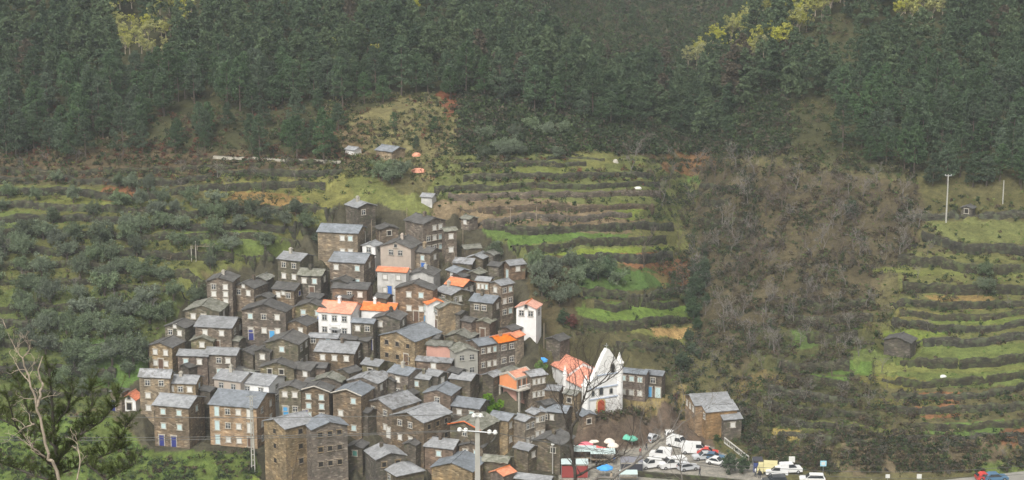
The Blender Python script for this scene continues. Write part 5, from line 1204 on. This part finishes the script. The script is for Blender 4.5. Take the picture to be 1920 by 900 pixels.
def solid_path(name, pts, w_, h0, h1, mat, label, cat, grp=None):
    a = MB(); n_ = len(pts)
    for p, q in zip(pts[:-1], pts[1:]):
        p, q = Vector(p), Vector(q); d = (q-p); nn = Vector((-d.y, d.x, 0)).normalized()*w_/2
        a.add([p+nn+Vector((0, 0, h0)), p-nn+Vector((0, 0, h0)), q-nn+Vector((0, 0, h0)), q+nn+Vector((0, 0, h0)), p+nn+Vector((0, 0, h1)), p-nn+Vector((0, 0, h1)), q-nn+Vector((0, 0, h1)), q+nn+Vector((0, 0, h1))], [(3, 2, 1, 0), (4, 5, 6, 7), (0, 1, 5, 4), (1, 2, 6, 5), (2, 3, 7, 6), (3, 0, 4, 7)])
    o = a.build(name, mat); tag(o, label, cat, grp); return o
def subdiv(P, k): return [P[0].lerp(P[1], i/k) for i in range(k+1)]
solid_path('parapet_wall', [lotp(1194, 893), lotp(1322, 903), lotp(1400, 911)], .5, -3, .95, M['bank'], 'mossy green parapet wall in front of the parked vans', 'wall')
# retaining wall between the square and the church terrace
RW = [lotp(u, v) for u, v in [(1085, 841), (1122, 838), (1165, 833), (1222, 817), (1256, 803)]]
pts = []
for p, q in zip(RW[:-1], RW[1:]):
    for k in range(8): r_ = p.lerp(q, k/8); pts.append((r_.x, r_.y, LOT_Z-.5, LOT_Z+3.4+.3*math.sin(r_.x)))
o = link('retaining_wall', ribbon_wall('retaining_wall', pts, M['bankb'], .8)); tag(o, 'brown stone retaining wall between the market square and the church', 'wall')
# stair with balustrade by the ochre houses
a_, b_ = at_ground(1358, 832), at_ground(1404, 856); t = empty('stair_balustrade', a_); tag(t, 'pale concrete balustrade running down beside the ochre houses', 'balustrade')
d = b_-a_; mb = MB(); mb2 = MB()
for k in range(15): q = d*(k/14); mb2.tube(q, q+Vector((0, 0, 1.0)), .07, .07, 5)
mb.tube(Vector((0, 0, 1.05)), d+Vector((0, 0, 1.05)), .13, .13, 6); mb.tube(Vector((0, 0, .1)), d+Vector((0, 0, .1)), .13, .13, 6); mb.build('rail', M['concrete'], t); mb2.build('balusters', M['concrete'], t)
# ------------------------------------------------ people (one continuous skinned body each)
def person_mesh(stride, arm):
    J = [(0, 0, .98), (0, 0, 1.2), (0, 0, 1.42), (0, 0, 1.53), (0, .01, 1.66), (.19, 0, 1.4), (.23, .04+arm, 1.14), (.22, -.12+arm*1.5, .92), (-.19, 0, 1.4), (-.23, .04-arm, 1.14), (-.22, -.12-arm*1.5, .92),
         (.1, 0, .92), (.11, -.04+stride, .5), (.11, .04+stride*1.7, .07), (.11, -.14+stride*1.7, .04), (-.1, 0, .92), (-.11, -.04-stride, .5), (-.11, .06-stride*1.7, .07), (-.11, -.12-stride*1.7, .04)]
    E = [(0, 1), (1, 2), (2, 3), (3, 4), (2, 5), (5, 6), (6, 7), (2, 8), (8, 9), (9, 10), (0, 11), (11, 12), (12, 13), (13, 14), (0, 15), (15, 16), (16, 17), (17, 18)]
    rad = [.15, .14, .15, .06, .105, .075, .05, .035, .075, .05, .035, .1, .07, .05, .045, .1, .07, .05, .045]
    me = bpy.data.meshes.new('body'); me.from_pydata(J, E, []); o = bpy.data.objects.new('tmp_body', me); C.objects.link(o)
    md = o.modifiers.new('skin', 'SKIN'); 
    for i, sv_ in enumerate(me.skin_vertices[0].data if me.skin_vertices else []): sv_.radius = (rad[i], rad[i]*.8); sv_.use_root = (i == 0)
    sb = o.modifiers.new('sub', 'SUBSURF'); sb.levels = 1; sb.render_levels = 1
    dg = bpy.context.evaluated_depsgraph_get(); r_ = bpy.data.meshes.new_from_object(o.evaluated_get(dg)); bpy.data.objects.remove(o); return r_
import bmesh
def person(p, rz, coat, label, stride=.12, arm=.08):
    k = (stride, arm)
    if k not in PM:
        try: PM[k] = person_mesh(stride, arm)
        except Exception: PM[k] = None
    t = empty('person', p, rz); tag(t, label, 'person', 'people in the square and alleys')
    me = PM[k].copy(); me.materials.clear(); me.materials.append(plain('trousers', (.04, .045, .06), .9)); me.materials.append(coat); me.materials.append(plain('skin_tone', (.45, .28, .2), .6))
    for f in me.polygons:
        z = f.center.z; f.material_index = 0 if z < .95 else (2 if z > 1.53 or (abs(f.center.x) > .17 and z < .98) else 1); f.use_smooth = True
    link('body', me, None, t)
    h_ = MB(); h_.lathe([(.11, 1.66), (.118, 1.72), (.09, 1.79), (.02, 1.81)], 0, .02, 10); h_.build('hair', plain('dark_hair', (.03, .022, .018), .8), t)
PM = {}
def make_people():
    co = {'dark': plain('dark_coat', (.03, .03, .035), .9), 'red': plain('red_coat', (.35, .06, .05), .9), 'blue': plain('blue_coat', (.06, .12, .3), .9), 'white': plain('white_shirt', (.7, .7, .68), .9), 'beige': plain('beige_coat', (.4, .33, .24), .9)}
    for u, v, c_, rz, lb in [(1416, 894, 'white', 1, 'person in a white shirt standing beside the yellow truck'), (1424, 897, 'dark', 2.5, 'person in a dark coat right of the one in white by the truck'), (1146, 903, 'beige', .4, 'person in a beige coat under the branches near the blue umbrella'), (1160, 900, 'white', 2, 'person in pale clothes right of the blue umbrella'),
                         (1312, 893, 'dark', 4, 'person in a dark coat walking behind the green parapet'), (1201, 856, 'red', 3, 'person in red at the left end of the car park'), (1212, 845, 'dark', 1, 'person in dark clothes at the left back of the car park'), (1152, 870, 'blue', 0, 'person in a blue coat behind the low pale stall'), (1118, 880, 'dark', 2, 'person in dark clothes between the stalls and the blue umbrella')]:
        person(lotp(u, v), rz, co[c_], lb, PR.choice([.05, .12, .18]), PR.choice([.04, .1]))
    for u, v, c_, lb in [(655, 819, 'dark', 'left of two people in dark clothes at the foot of the tall alley house'), (668, 818, 'dark', 'right of two people in dark clothes at the foot of the tall alley house'), (742, 824, 'dark', 'person in dark clothes beside the big light blue door')]:
        p = base_at(u, v); p.y -= 1.2; p.z = float(zt(p.x, p.y)); person(p, 1.0, co[c_], lb)
make_people()
# ------------------------------------------------ poles, lamps, wires
def pole(name, u, v, h, r0, r1, mat, label, cat, top=None, p=None, grp=None):
    p = p or at_ground(u, v); t = empty(name, p); tag(t, label, cat, grp); MB().tube((0, 0, -1), (0, 0, h), r0, r1, 8).build('pole', mat, t)
    if top == 'lamp': a = MB(); a.tube((0, 0, h), (-.5, -.3, h+.25), .04, .03, 5); a.build('arm', M['metal'], t); MB().box(-.95, -.35, -.42, -.12, h+.18, h+.34).build('lamp_head', M['porc'], t)
    if top == 'globe': MB().lathe([(.05, h), (.28, h+.12), (.3, h+.3), (.05, h+.42)], 0, 0, 10).build('lamp_head', M['porc'], t)
    if top == 'cross': 
        a = MB(); a.box(-.7, .7, -.06, .06, h-.35, h-.2); a.build('crossarm', M['metal'], t)
        for x in (-.6, .6): MB().lathe([(.06, h-.2), (.08, h-.1), (.03, h+.02)], x, 0, 8).build('insulator', M['porc'], t)
    return t
pole('utility_pole', 1774, 412, 10.2, .2, .12, M['concrete'], 'tall pale utility pole standing on the bright field at the right', 'utility pole', 'cross')
pole('utility_pole', 1880, 382, 5.0, .15, .1, M['concrete'], 'shorter pale pole under the pines at far right', 'utility pole', None)
for u, v, h, lb, tp in [(685, 455, 4.9, 'street lamp with a white head in front of the top dark house', 'lamp'), (697, 450, 6.5, 'bare pole right of the white headed street lamp', None), (712, 455, 5.2, 'second bare pole beside the dark gabled barn', None), (763, 412, 4, 'thin lamp post above the tall brown house', None), (868, 448, 4.4, 'pole in front of the little stone hut', None), (852, 490, 3.8, 'pole above the low dark sheds', None),
                        (957, 416, 3.2, 'left vine post on the brown terraces', None), (1006, 414, 3.2, 'middle vine post on the brown terraces', None), (1063, 414, 3.2, 'right vine post on the brown terraces', None), (1020, 625, 5, 'thin pole right of the white gable house', None), (530, 300, .1, 'x', None)][:-1]:
    pole('street_lamp' if tp else 'wooden_pole', u, v, h, .08, .06, M['concrete'] if tp else M['wood'], lb, 'street lamp' if tp else 'pole', tp)
pole('street_lamp', 1036, 876, 5.0, .1, .08, M['concrete'], 'lamp post with a white cap beside the broad dark gable house', 'street lamp', 'globe', p=base_at(1036, 884)+Vector((0, -.5, 0)))
# pylon of two posts at the green bank
p = at_ground(475, 878); t = empty('twin_pole', p); tag(t, 'tall twin pole with a crossarm on the grass beside the huge stone building', 'utility pole')
for x in (-.28, .28): MB().tube((x, 0, -1), (x*.6, 0, 14), .13, .09, 7).build('pole', M['concrete'], t)
a = MB()
for z in range(1, 14): a.box(-.28, .28, -.05, .05, z, z+.12)
a.build('rungs', M['concrete'], t); MB().box(-.9, .9, -.07, .07, 13.7, 13.85).build('crossarm', M['metal'], t); MB().box(-.3, .3, -.35, -.1, 11.4, 12.2).build('switch_box', M['metal'], t)
# near concrete pole
def near_pole():
    c, tt = ray(895, 775); y = 118.0; z = float(tt)*y; x = float(c)*y; g0 = float(zt(x, y)); t = empty('concrete_power_pole', (x, y, g0)); tag(t, 'large pale concrete power pole with four white insulators in the near foreground', 'power pole')
    h = z-g0; a = MB()
    for (w0, z0_, w1, z1_) in ((.27, -1.5, .135, h),):
        a.add([(-w0, -w0*.8, z0_), (w0, -w0*.8, z0_), (w0, w0*.8, z0_), (-w0, w0*.8, z0_), (-w1, -w1*.8, z1_), (w1, -w1*.8, z1_), (w1, w1*.8, z1_), (-w1, w1*.8, z1_)], [(3, 2, 1, 0), (4, 5, 6, 7), (0, 1, 5, 4), (1, 2, 6, 5), (2, 3, 7, 6), (3, 0, 4, 7)])
    a.build('pole', M['concrete'], t)
    a = MB(); a.tube((-1.15, -.15, h-1.1), (1.2, -.15, h-1.28), .045, .045, 6); ca = a.build('crossarm', M['metal'], t)
    a = MB(); a.tube((-.3, -.12, h-.15), (.42, -.12, h-.18), .04, .04, 6); cb = a.build('upper_crossarm', M['metal'], t)
    for x_, z_, pr in ((-1.15, h-1.1, ca), (-.75, h-1.13, ca), (.78, h-1.25, ca), (1.15, h-1.28, ca), (-.22, h-.15, cb), (.22, h-.15, cb)):
        MB().lathe([(.03, z_-.1), (.13, z_-.08), (.17, z_+.02), (.12, z_+.1), (.14, z_+.13), (.05, z_+.2)], x_, -.15, 12).build('insulator', M['porc'], pr)
    for x_, s_ in ((-.75, -1), (1.15, -1)):
        a = MB(); pts = [Vector((x_, -.2, h-1.2)), Vector((x_+.03, -.2, h-1.5)), Vector((x_-.15, -.2, h-1.75)), Vector((x_-.3, -.2, h-1.9))]; a.path(pts, [.025]*4, 5); a.build('jumper_cable', M['wire'], t)
    return Vector((x, y, 0)), z
NP, NZ = near_pole()
def wire(a, b, r, label, sag=.6, grp='power lines crossing the view'):
    mb = MB(); n_ = 24; pts = []
    for i in range(n_+1): t_ = i/n_; q = Vector(a).lerp(Vector(b), t_); q.z -= sag*4*t_*(1-t_); pts.append(q)
    mb.path(pts, [r]*(n_+1), 4); o = mb.build('power_line', M['wire']); tag(o, label, 'power line', grp)
def P3(u, v, y): c, t_ = ray(u, v); return Vector((float(c)*y, y, float(t_)*y))
wire(Vector((NP.x-.2, NP.y, NZ-.05)), P3(-150, 772, 140), .02, 'uppermost power line running left from the near concrete pole', .35)
wire(Vector((NP.x-1.15, NP.y-.15, NZ-1.1)), P3(-150, 817, 140), .02, 'upper of the two low power lines running left from the near pole', .3)
wire(Vector((NP.x-.75, NP.y-.15, NZ-1.15)), P3(-150, 822, 138), .02, 'lower of the two low power lines running left from the near pole', .35)
wire(Vector((NP.x+.78, NP.y-.15, NZ-1.2)), P3(2100, 850, 160), .018, 'upper power line running right from the near concrete pole', 2.2)
wire(Vector((NP.x+1.15, NP.y-.15, NZ-1.25)), P3(2100, 868, 160), .018, 'lower power line running right from the near concrete pole', 2.2)
# pergola on the left terraces
t = empty('vine_pergola', at_ground(378, 486)); tag(t, 'open pergola of pale posts on the terraces left of the village', 'pergola')
for x in (-2.0, -1.1, 1.6, 2.3): 
    for y in (0, 1.8): MB().tube((x, y, -1), (x, y, 3.2+(.9 if x == -1.1 else 0)), .09, .08, 6).build('post', M['surround'], t)
a = MB()
for y in (0, 1.8): a.tube((-2.2, y, 3.1), (2.5, y, 3.1), .06, .06, 5)
for k in range(6): a.tube((-2+k*.88, -.2, 3.2), (-2+k*.88, 2, 3.2), .04, .04, 4)
a.build('beams', M['wood'], t)
# road signs
def sign(u, v, w_, h_, H_, col, label):
    p = lotp(u, v); p.z = float(zt(p.x, p.y)); t = empty('road_sign', p); tag(t, label, 'road sign', 'signs along the road')
    MB().box(-w_/2, w_/2, -.03, .03, H_-h_, H_).build('panel', col, t); a = MB(); a.tube((0, .06, -.3), (0, .06, H_), .04, .04, 6); a.build('post', M['metal'], t)
    return t
sign(1484, 889, 1.1, 1.1, 2.6, M['porc'], 'white board behind the two white vans'); tb = sign(1543, 891, 1.1, 1.0, 2.5, cl('blue_sign', (.3, .58, .68)), 'square pale blue and white sign above the white estate car')
MB().box(-.32, .32, -.045, -.031, 1.7, 2.3).build('sign_symbol', M['porc'], tb)
sign(1664, 905, .75, .75, 1.6, M['porc'], 'small white board left of the two at the bottom right'); sign(1723, 905, .85, .9, 1.6, M['porc'], 'small white board right of the two at the bottom right'); sign(1634, 900, .2, .6, 1.2, M['porc'], 'narrow white marker post by the road')
# clutter seen as bright bits: beehive tarp, boulders, machine
def blob_tarp(u, v, sx, sy, sz, mat, nm, lb, cat):
    p = at_ground(u, v); rs = random.Random(int(u)); mb = MB(); n_ = 9; prof = [(1, 0), (.95, .5), (.6, .9), (.1, 1.0)]; vs = []
    for r_, z_ in prof:
        for i in range(n_): a = 2*math.pi*i/n_; k = rs.uniform(.85, 1.15); vs.append((sx*r_*k*math.cos(a), sy*r_*k*math.sin(a), sz*z_-.1))
    mb.add(vs, [(j*n_+i, j*n_+(i+1) % n_, (j+1)*n_+(i+1) % n_, (j+1)*n_+i) for j in range(3) for i in range(n_)]+[tuple(range(3*n_, 4*n_)), tuple(range(n_-1, -1, -1))]); o = mb.build(nm, mat); o.location = p; tag(o, lb, cat)
blob_tarp(1196, 356, .9, .5, .6, M['porc'], 'tarpaulin', 'small white tarpaulin on the brown patch of the central terraces', 'tarpaulin')
blob_tarp(1768, 713, .6, .4, .5, M['porc'], 'tarpaulin', 'small white sheet at the foot of a wall on the right hillside', 'tarpaulin')
blob_tarp(1154, 303, .6, .5, .9, M['surround'], 'boulder', 'pale boulder at the right end of the upper central terraces', 'boulder')
blob_tarp(1016, 664, 1.1, .8, .8, BLUEU, 'tarpaulin', 'crumpled blue tarpaulin below the white gable house', 'tarpaulin')
blob_tarp(785, 322, 1.6, .8, .9, M['or'], 'tile_pile', 'pile of orange tiles right of the large dark clump of trees', 'tile pile')
blob_tarp(781, 292, 1.0, .6, .8, M['or'], 'tile_pile', 'smaller pile of orange tiles higher on the upper slope', 'tile pile')
blob_tarp(1448, 815, 0.01, 0.01, 0.01, M['rock'], 'boulder', 'x', 'boulder') if False else None
# upper road: pale strip along the foot of the wood
rp = [base_at(u, v) for u, v in [(400, 295), (430, 297), (500, 299), (560, 301), (640, 305)]]
V_, F_ = [], []
rr = []
for p, q in zip(rp[:-1], rp[1:]):
    for k in range(12): rr.append(p.lerp(q, k/12))
rr.append(rp[-1])
for i, p in enumerate(rr):
    d = (rr[min(i+1, len(rr)-1)]-rr[max(i-1, 0)]); nn = Vector((-d.y, d.x, 0)).normalized()*.6; zc = max(float(zt(p.x, p.y)), float(zt(p.x+nn.x, p.y+nn.y)), float(zt(p.x-nn.x, p.y-nn.y)))+.12
    for s_ in (-1, 1): V_.append((p.x+nn.x*s_, p.y+nn.y*s_, zc)); 
    for s_ in (-1, 1): V_.append((p.x+nn.x*s_*1.05, p.y+nn.y*s_*1.05, zc-1.6))
    if i:
        a = 4*(i-1); b = 4*i; F_ += [(a, a+1, b+1, b), (a+2, a, b, b+2), (a+1, a+3, b+3, b+1)]
o = link('upper_road', np_mesh('upper_road', V_, F_, None, False, plain('pale_gravel_road', (.27, .25, .2), .95))); tag(o, kind='structure')
# village road surface
V_, F_ = [], []
for i, (p, q) in enumerate(zip(roadw[:-1], roadw[1:])):
    for k in range(10):
        r_ = p.lerp(q, k/10); d = q-p; nn = Vector((-d.y, d.x, 0)).normalized()*2.7; V_ += [tuple(r_+nn+Vector((0, 0, .03))), tuple(r_-nn+Vector((0, 0, .03)))]
for i in range(len(V_)//2-1): F_.append((2*i, 2*i+1, 2*i+3, 2*i+2))
for i, v_ in enumerate(V_): V_[i] = (v_[0], v_[1], LOT_Z+.03)
o = link('road', np_mesh('road', V_, F_, None, False, M['asph'])); tag(o, kind='structure')
# ------------------------------------------------ trees close to the viewpoint
def branch_tree(name, label, paths, y0, mat, twigs, seed, cat='bare tree', twlen=1.0, leafmat=None, tuft=None):
    g = np.random.default_rng(seed); base = None; t = None; main = MB(); tw = []; tufts = []
    for i, (pts, r0, r1, dy) in enumerate(paths):
        P = [P3(u, v, y0+dy*k/max(1, len(pts)-1)) for k, (u, v) in enumerate(pts)]
        if i == 0:
            g0 = float(zt(P[0].x, P[0].y)); base = Vector((P[0].x, P[0].y, g0)); t = empty(name, base); tag(t, label, cat); P = [base-Vector((0, 0, .5))]+P
        P = [p-base for p in P]
        # smooth the line of the limb
        Q = []
        for k in range(len(P)-1):
            for s_ in range(5):
                f = s_/5; p0 = P[max(k-1, 0)]; p1 = P[k]; p2 = P[k+1]; p3 = P[min(k+2, len(P)-1)]
                Q.append(.5*((2*p1)+(-p0+p2)*f+(2*p0-5*p1+4*p2-p3)*f*f+(-p0+3*p1-3*p2+p3)*f**3))
        Q.append(P[-1]); n_ = len(Q); rad = [r0+(r1-r0)*k/(n_-1) for k in range(n_)]
        Q = [q+Vector(g.normal(size=3)*min(.6*rad[k], .03)) for k, q in enumerate(Q)]
        main.path(Q, rad, 7)
        nt_ = twigs if i else max(1, twigs//2)
        for _ in range(nt_):
            k = int(g.integers(n_//3 if i == 0 else 1, n_)); d = (Q[min(k+1, n_-1)]-Q[k-1]).normalized(); nd = np.array(d)*.6+g.normal(size=3)*.55; nd[2] += .35
            out = []; skeleton(g, np.array(Q[k]), nd, twlen*g.uniform(.5, 1.2), rad[k]*.35+.006, 2, out, .6, 2, .6, .2, .1); tw += out
        if tuft: tufts += [Q[-1]]
    main.build('trunk', mat, t); o = link('branches', skel_mesh('branches', tw, mat, .006), None, t)
    return t, base, tw
# pale leafless tree at the lower left
branch_tree('bare_tree', 'pale leafless tree with a forked trunk in the near foreground at the lower left', [
  ([(112, 915), (90, 850), (72, 770), (55, 715), (42, 672)], .065, .022, 0), ([(70, 762), (79, 728), (72, 700), (80, 668)], .045, .015, .6), ([(42, 672), (30, 655), (22, 640)], .02, .008, .2), ([(42, 672), (55, 655), (50, 640)], .02, .008, -.3),
  ([(86, 858), (58, 838), (32, 818)], .035, .01, -.5), ([(66, 795), (50, 800), (38, 808)], .03, .01, .4), ([(140, 915), (150, 870), (146, 835)], .03, .01, .3), ([(55, 715), (40, 700), (25, 672)], .02, .008, .3)], 58, M['barkpale'], 4, 61, twlen=.42)
# brown dry heads on that tree
# dark pine at the lower left
def near_pine_tree():
    y0 = 62; g = np.random.default_rng(77)
    limbs = [([(105, 930), (108, 870), (100, 800), (96, 735), (92, 690)], .10, .03, 0), ([(108, 862), (135, 835), (160, 800), (174, 752), (170, 715)], .06, .02, .8), ([(150, 815), (190, 790), (214, 762), (224, 735)], .04, .015, .5),
             ([(108, 880), (70, 850), (30, 800), (12, 740)], .05, .015, -.8), ([(104, 840), (60, 790), (40, 735), (28, 700)], .04, .012, .6), ([(108, 890), (160, 868), (205, 850), (240, 835)], .05, .015, .4), ([(205, 850), (225, 818), (243, 790)], .03, .012, .2),
             ([(108, 905), (60, 890), (5, 868), (-30, 850)], .05, .015, .4), ([(160, 868), (200, 900), (225, 884), (255, 868)], .04, .012, -.5), ([(100, 800), (125, 770), (138, 728)], .03, .012, -.4), ([(30, 800), (-10, 780), (-30, 740)], .03, .012, 0)]
    P0_ = P3(105, 930, y0); g0 = float(zt(P0_.x, P0_.y)); base = Vector((P0_.x, P0_.y, g0)); t = empty('pine_tree', base); tag(t, 'bushy dark pine with long needles in the near foreground at the lower left corner', 'pine tree')
    mb = MB(); tips = []
    for i, (pts, r0, r1, dy) in enumerate(limbs):
        P = [P3(u, v, y0+dy*k)-base for k, (u, v) in enumerate(pts)]
        if i == 0: P = [Vector((0, 0, -.5))]+P
        n_ = len(P); mb.path(P, [r0+(r1-r0)*k/(n_-1) for k in range(n_)], 7)
        for k in range(1 if i else 2, n_):
            for _ in range(20):
                f = g.random(); q = P[k-1].lerp(P[k], f); d = Vector(g.normal(size=3)); d.z = abs(d.z)*.9+.5; d.normalize(); L_ = g.uniform(.12, .5); e = q+d*L_; mb.tube(q, e, .014, .008, 4, False); tips.append((q.lerp(e, .55), e, d))
        tips.append((P[-2].lerp(P[-1], .6), P[-1], (P[-1]-P[-2]).normalized()))
    mb.build('trunk', M['barkdark'], t)
    Vn, n_t = [], 0
    for q, e, d in tips:
        K = 60; f = g.random((K, 1)); c = np.array(q)*(1-f)+np.array(e+d*.12)*f; dd = np.array(d)*.8+g.normal(size=(K, 3))*.8; dd /= np.linalg.norm(dd, axis=1, keepdims=True); ln = g.uniform(.10, .2, (K, 1)); sd_ = np.cross(dd, g.normal(size=(K, 3))); sd_ /= np.linalg.norm(sd_, axis=1, keepdims=True)
        Vn.append(np.stack([c-sd_*.007, c+sd_*.007, c+dd*ln], 1).reshape(-1, 3)); n_t += K
    V_ = np.concatenate(Vn); link('needles', np_mesh('needles', V_, np.arange(n_t*3).reshape(-1, 3), None, False, M['needle']), None, t)
near_pine_tree()
# dark leafless tree in front of the church
branch_tree('bare_tree', 'dark leafless tree with mossy crooked limbs in the near foreground before the church', [
  ([(1078, 915), (1074, 860), (1070, 815), (1082, 785)], .1, .065, 0), ([(1082, 785), (1092, 755), (1100, 735), (1104, 718)], .06, .035, .5), ([(1104, 718), (1110, 690), (1118, 665), (1128, 640)], .03, .012, .5), ([(1100, 735), (1122, 722), (1140, 700), (1150, 672), (1152, 648)], .04, .012, -.6),
  ([(1125, 720), (1146, 708), (1168, 690), (1180, 668)], .03, .01, .5), ([(1070, 815), (1060, 785), (1052, 760), (1058, 742), (1068, 728), (1066, 700)], .04, .01, -.7), ([(1104, 718), (1092, 700), (1084, 680), (1080, 655)], .03, .01, .4), ([(1084, 790), (1076, 750), (1080, 715), (1072, 690)], .035, .01, .8),
  ([(1056, 765), (1040, 745), (1030, 722), (1024, 700)], .025, .008, .3), ([(1110, 690), (1098, 672), (1092, 640)], .02, .008, -.3), ([(1078, 895), (1115, 875), (1150, 858), (1170, 852)], .06, .035, .5), ([(1170, 852), (1176, 835), (1186, 812), (1188, 785), (1182, 750)], .03, .01, .3), ([(1170, 852), (1140, 868), (1120, 872)], .03, .02, .2)], 92, M['barkdark'], 9, 62, twlen=1.0)
branch_tree('bare_tree', 'slender leafless branches reaching up over the market and car park in the near foreground', [
  ([(1105, 925), (1150, 895), (1190, 868), (1225, 838), (1258, 812), (1285, 790)], .09, .02, .5), ([(1258, 812), (1275, 775), (1282, 745), (1278, 720)], .025, .008, .4), ([(1190, 868), (1205, 835), (1200, 800), (1208, 770)], .03, .008, -.4), ([(1285, 925), (1276, 880), (1280, 840), (1290, 812)], .04, .01, .5), ([(1225, 838), (1240, 800), (1236, 770)], .02, .008, .3), ([(1285, 790), (1310, 775), (1330, 765)], .016, .006, .2),
  ([(1278, 870), (1262, 845), (1258, 820)], .02, .008, .2)], 88, M['twiggrey'], 6, 63, twlen=.9)
branch_tree('bare_tree', 'thin leafless sapling with few twigs in the near foreground under the twin pole', [([(548, 915), (552, 880), (558, 850)], .02, .008, 0), ([(552, 885), (540, 868), (536, 858)], .01, .006, .2)], 75, M['twig'], 2, 64, twlen=.3)
# ------------------------------------------------ the damp air between here and the far slope
zlo, zhi = float(ZT.min())-1.0, float(ZT.max())+25
hz = MB().box(float(XX.min())-10, float(XX.max())+10, -40, 2660, zlo, zhi)
hm = bpy.data.materials.new('valley_haze'); hm.use_nodes = True; hn = hm.node_tree; hn.nodes.remove(hn.nodes["Principled BSDF"])
pv = hn.nodes.new("ShaderNodeVolumePrincipled"); pv.inputs['Color'].default_value = (.9, .95, 1.0, 1); pv.inputs['Density'].default_value = HAZE; pv.inputs['Anisotropy'].default_value = .2
hn.links.new(pv.outputs[0], hn.nodes["Material Output"].inputs['Volume'])
ho = hz.build('haze', hm); tag(ho, kind='stuff')
sc.cycles.volume_bounces = 1
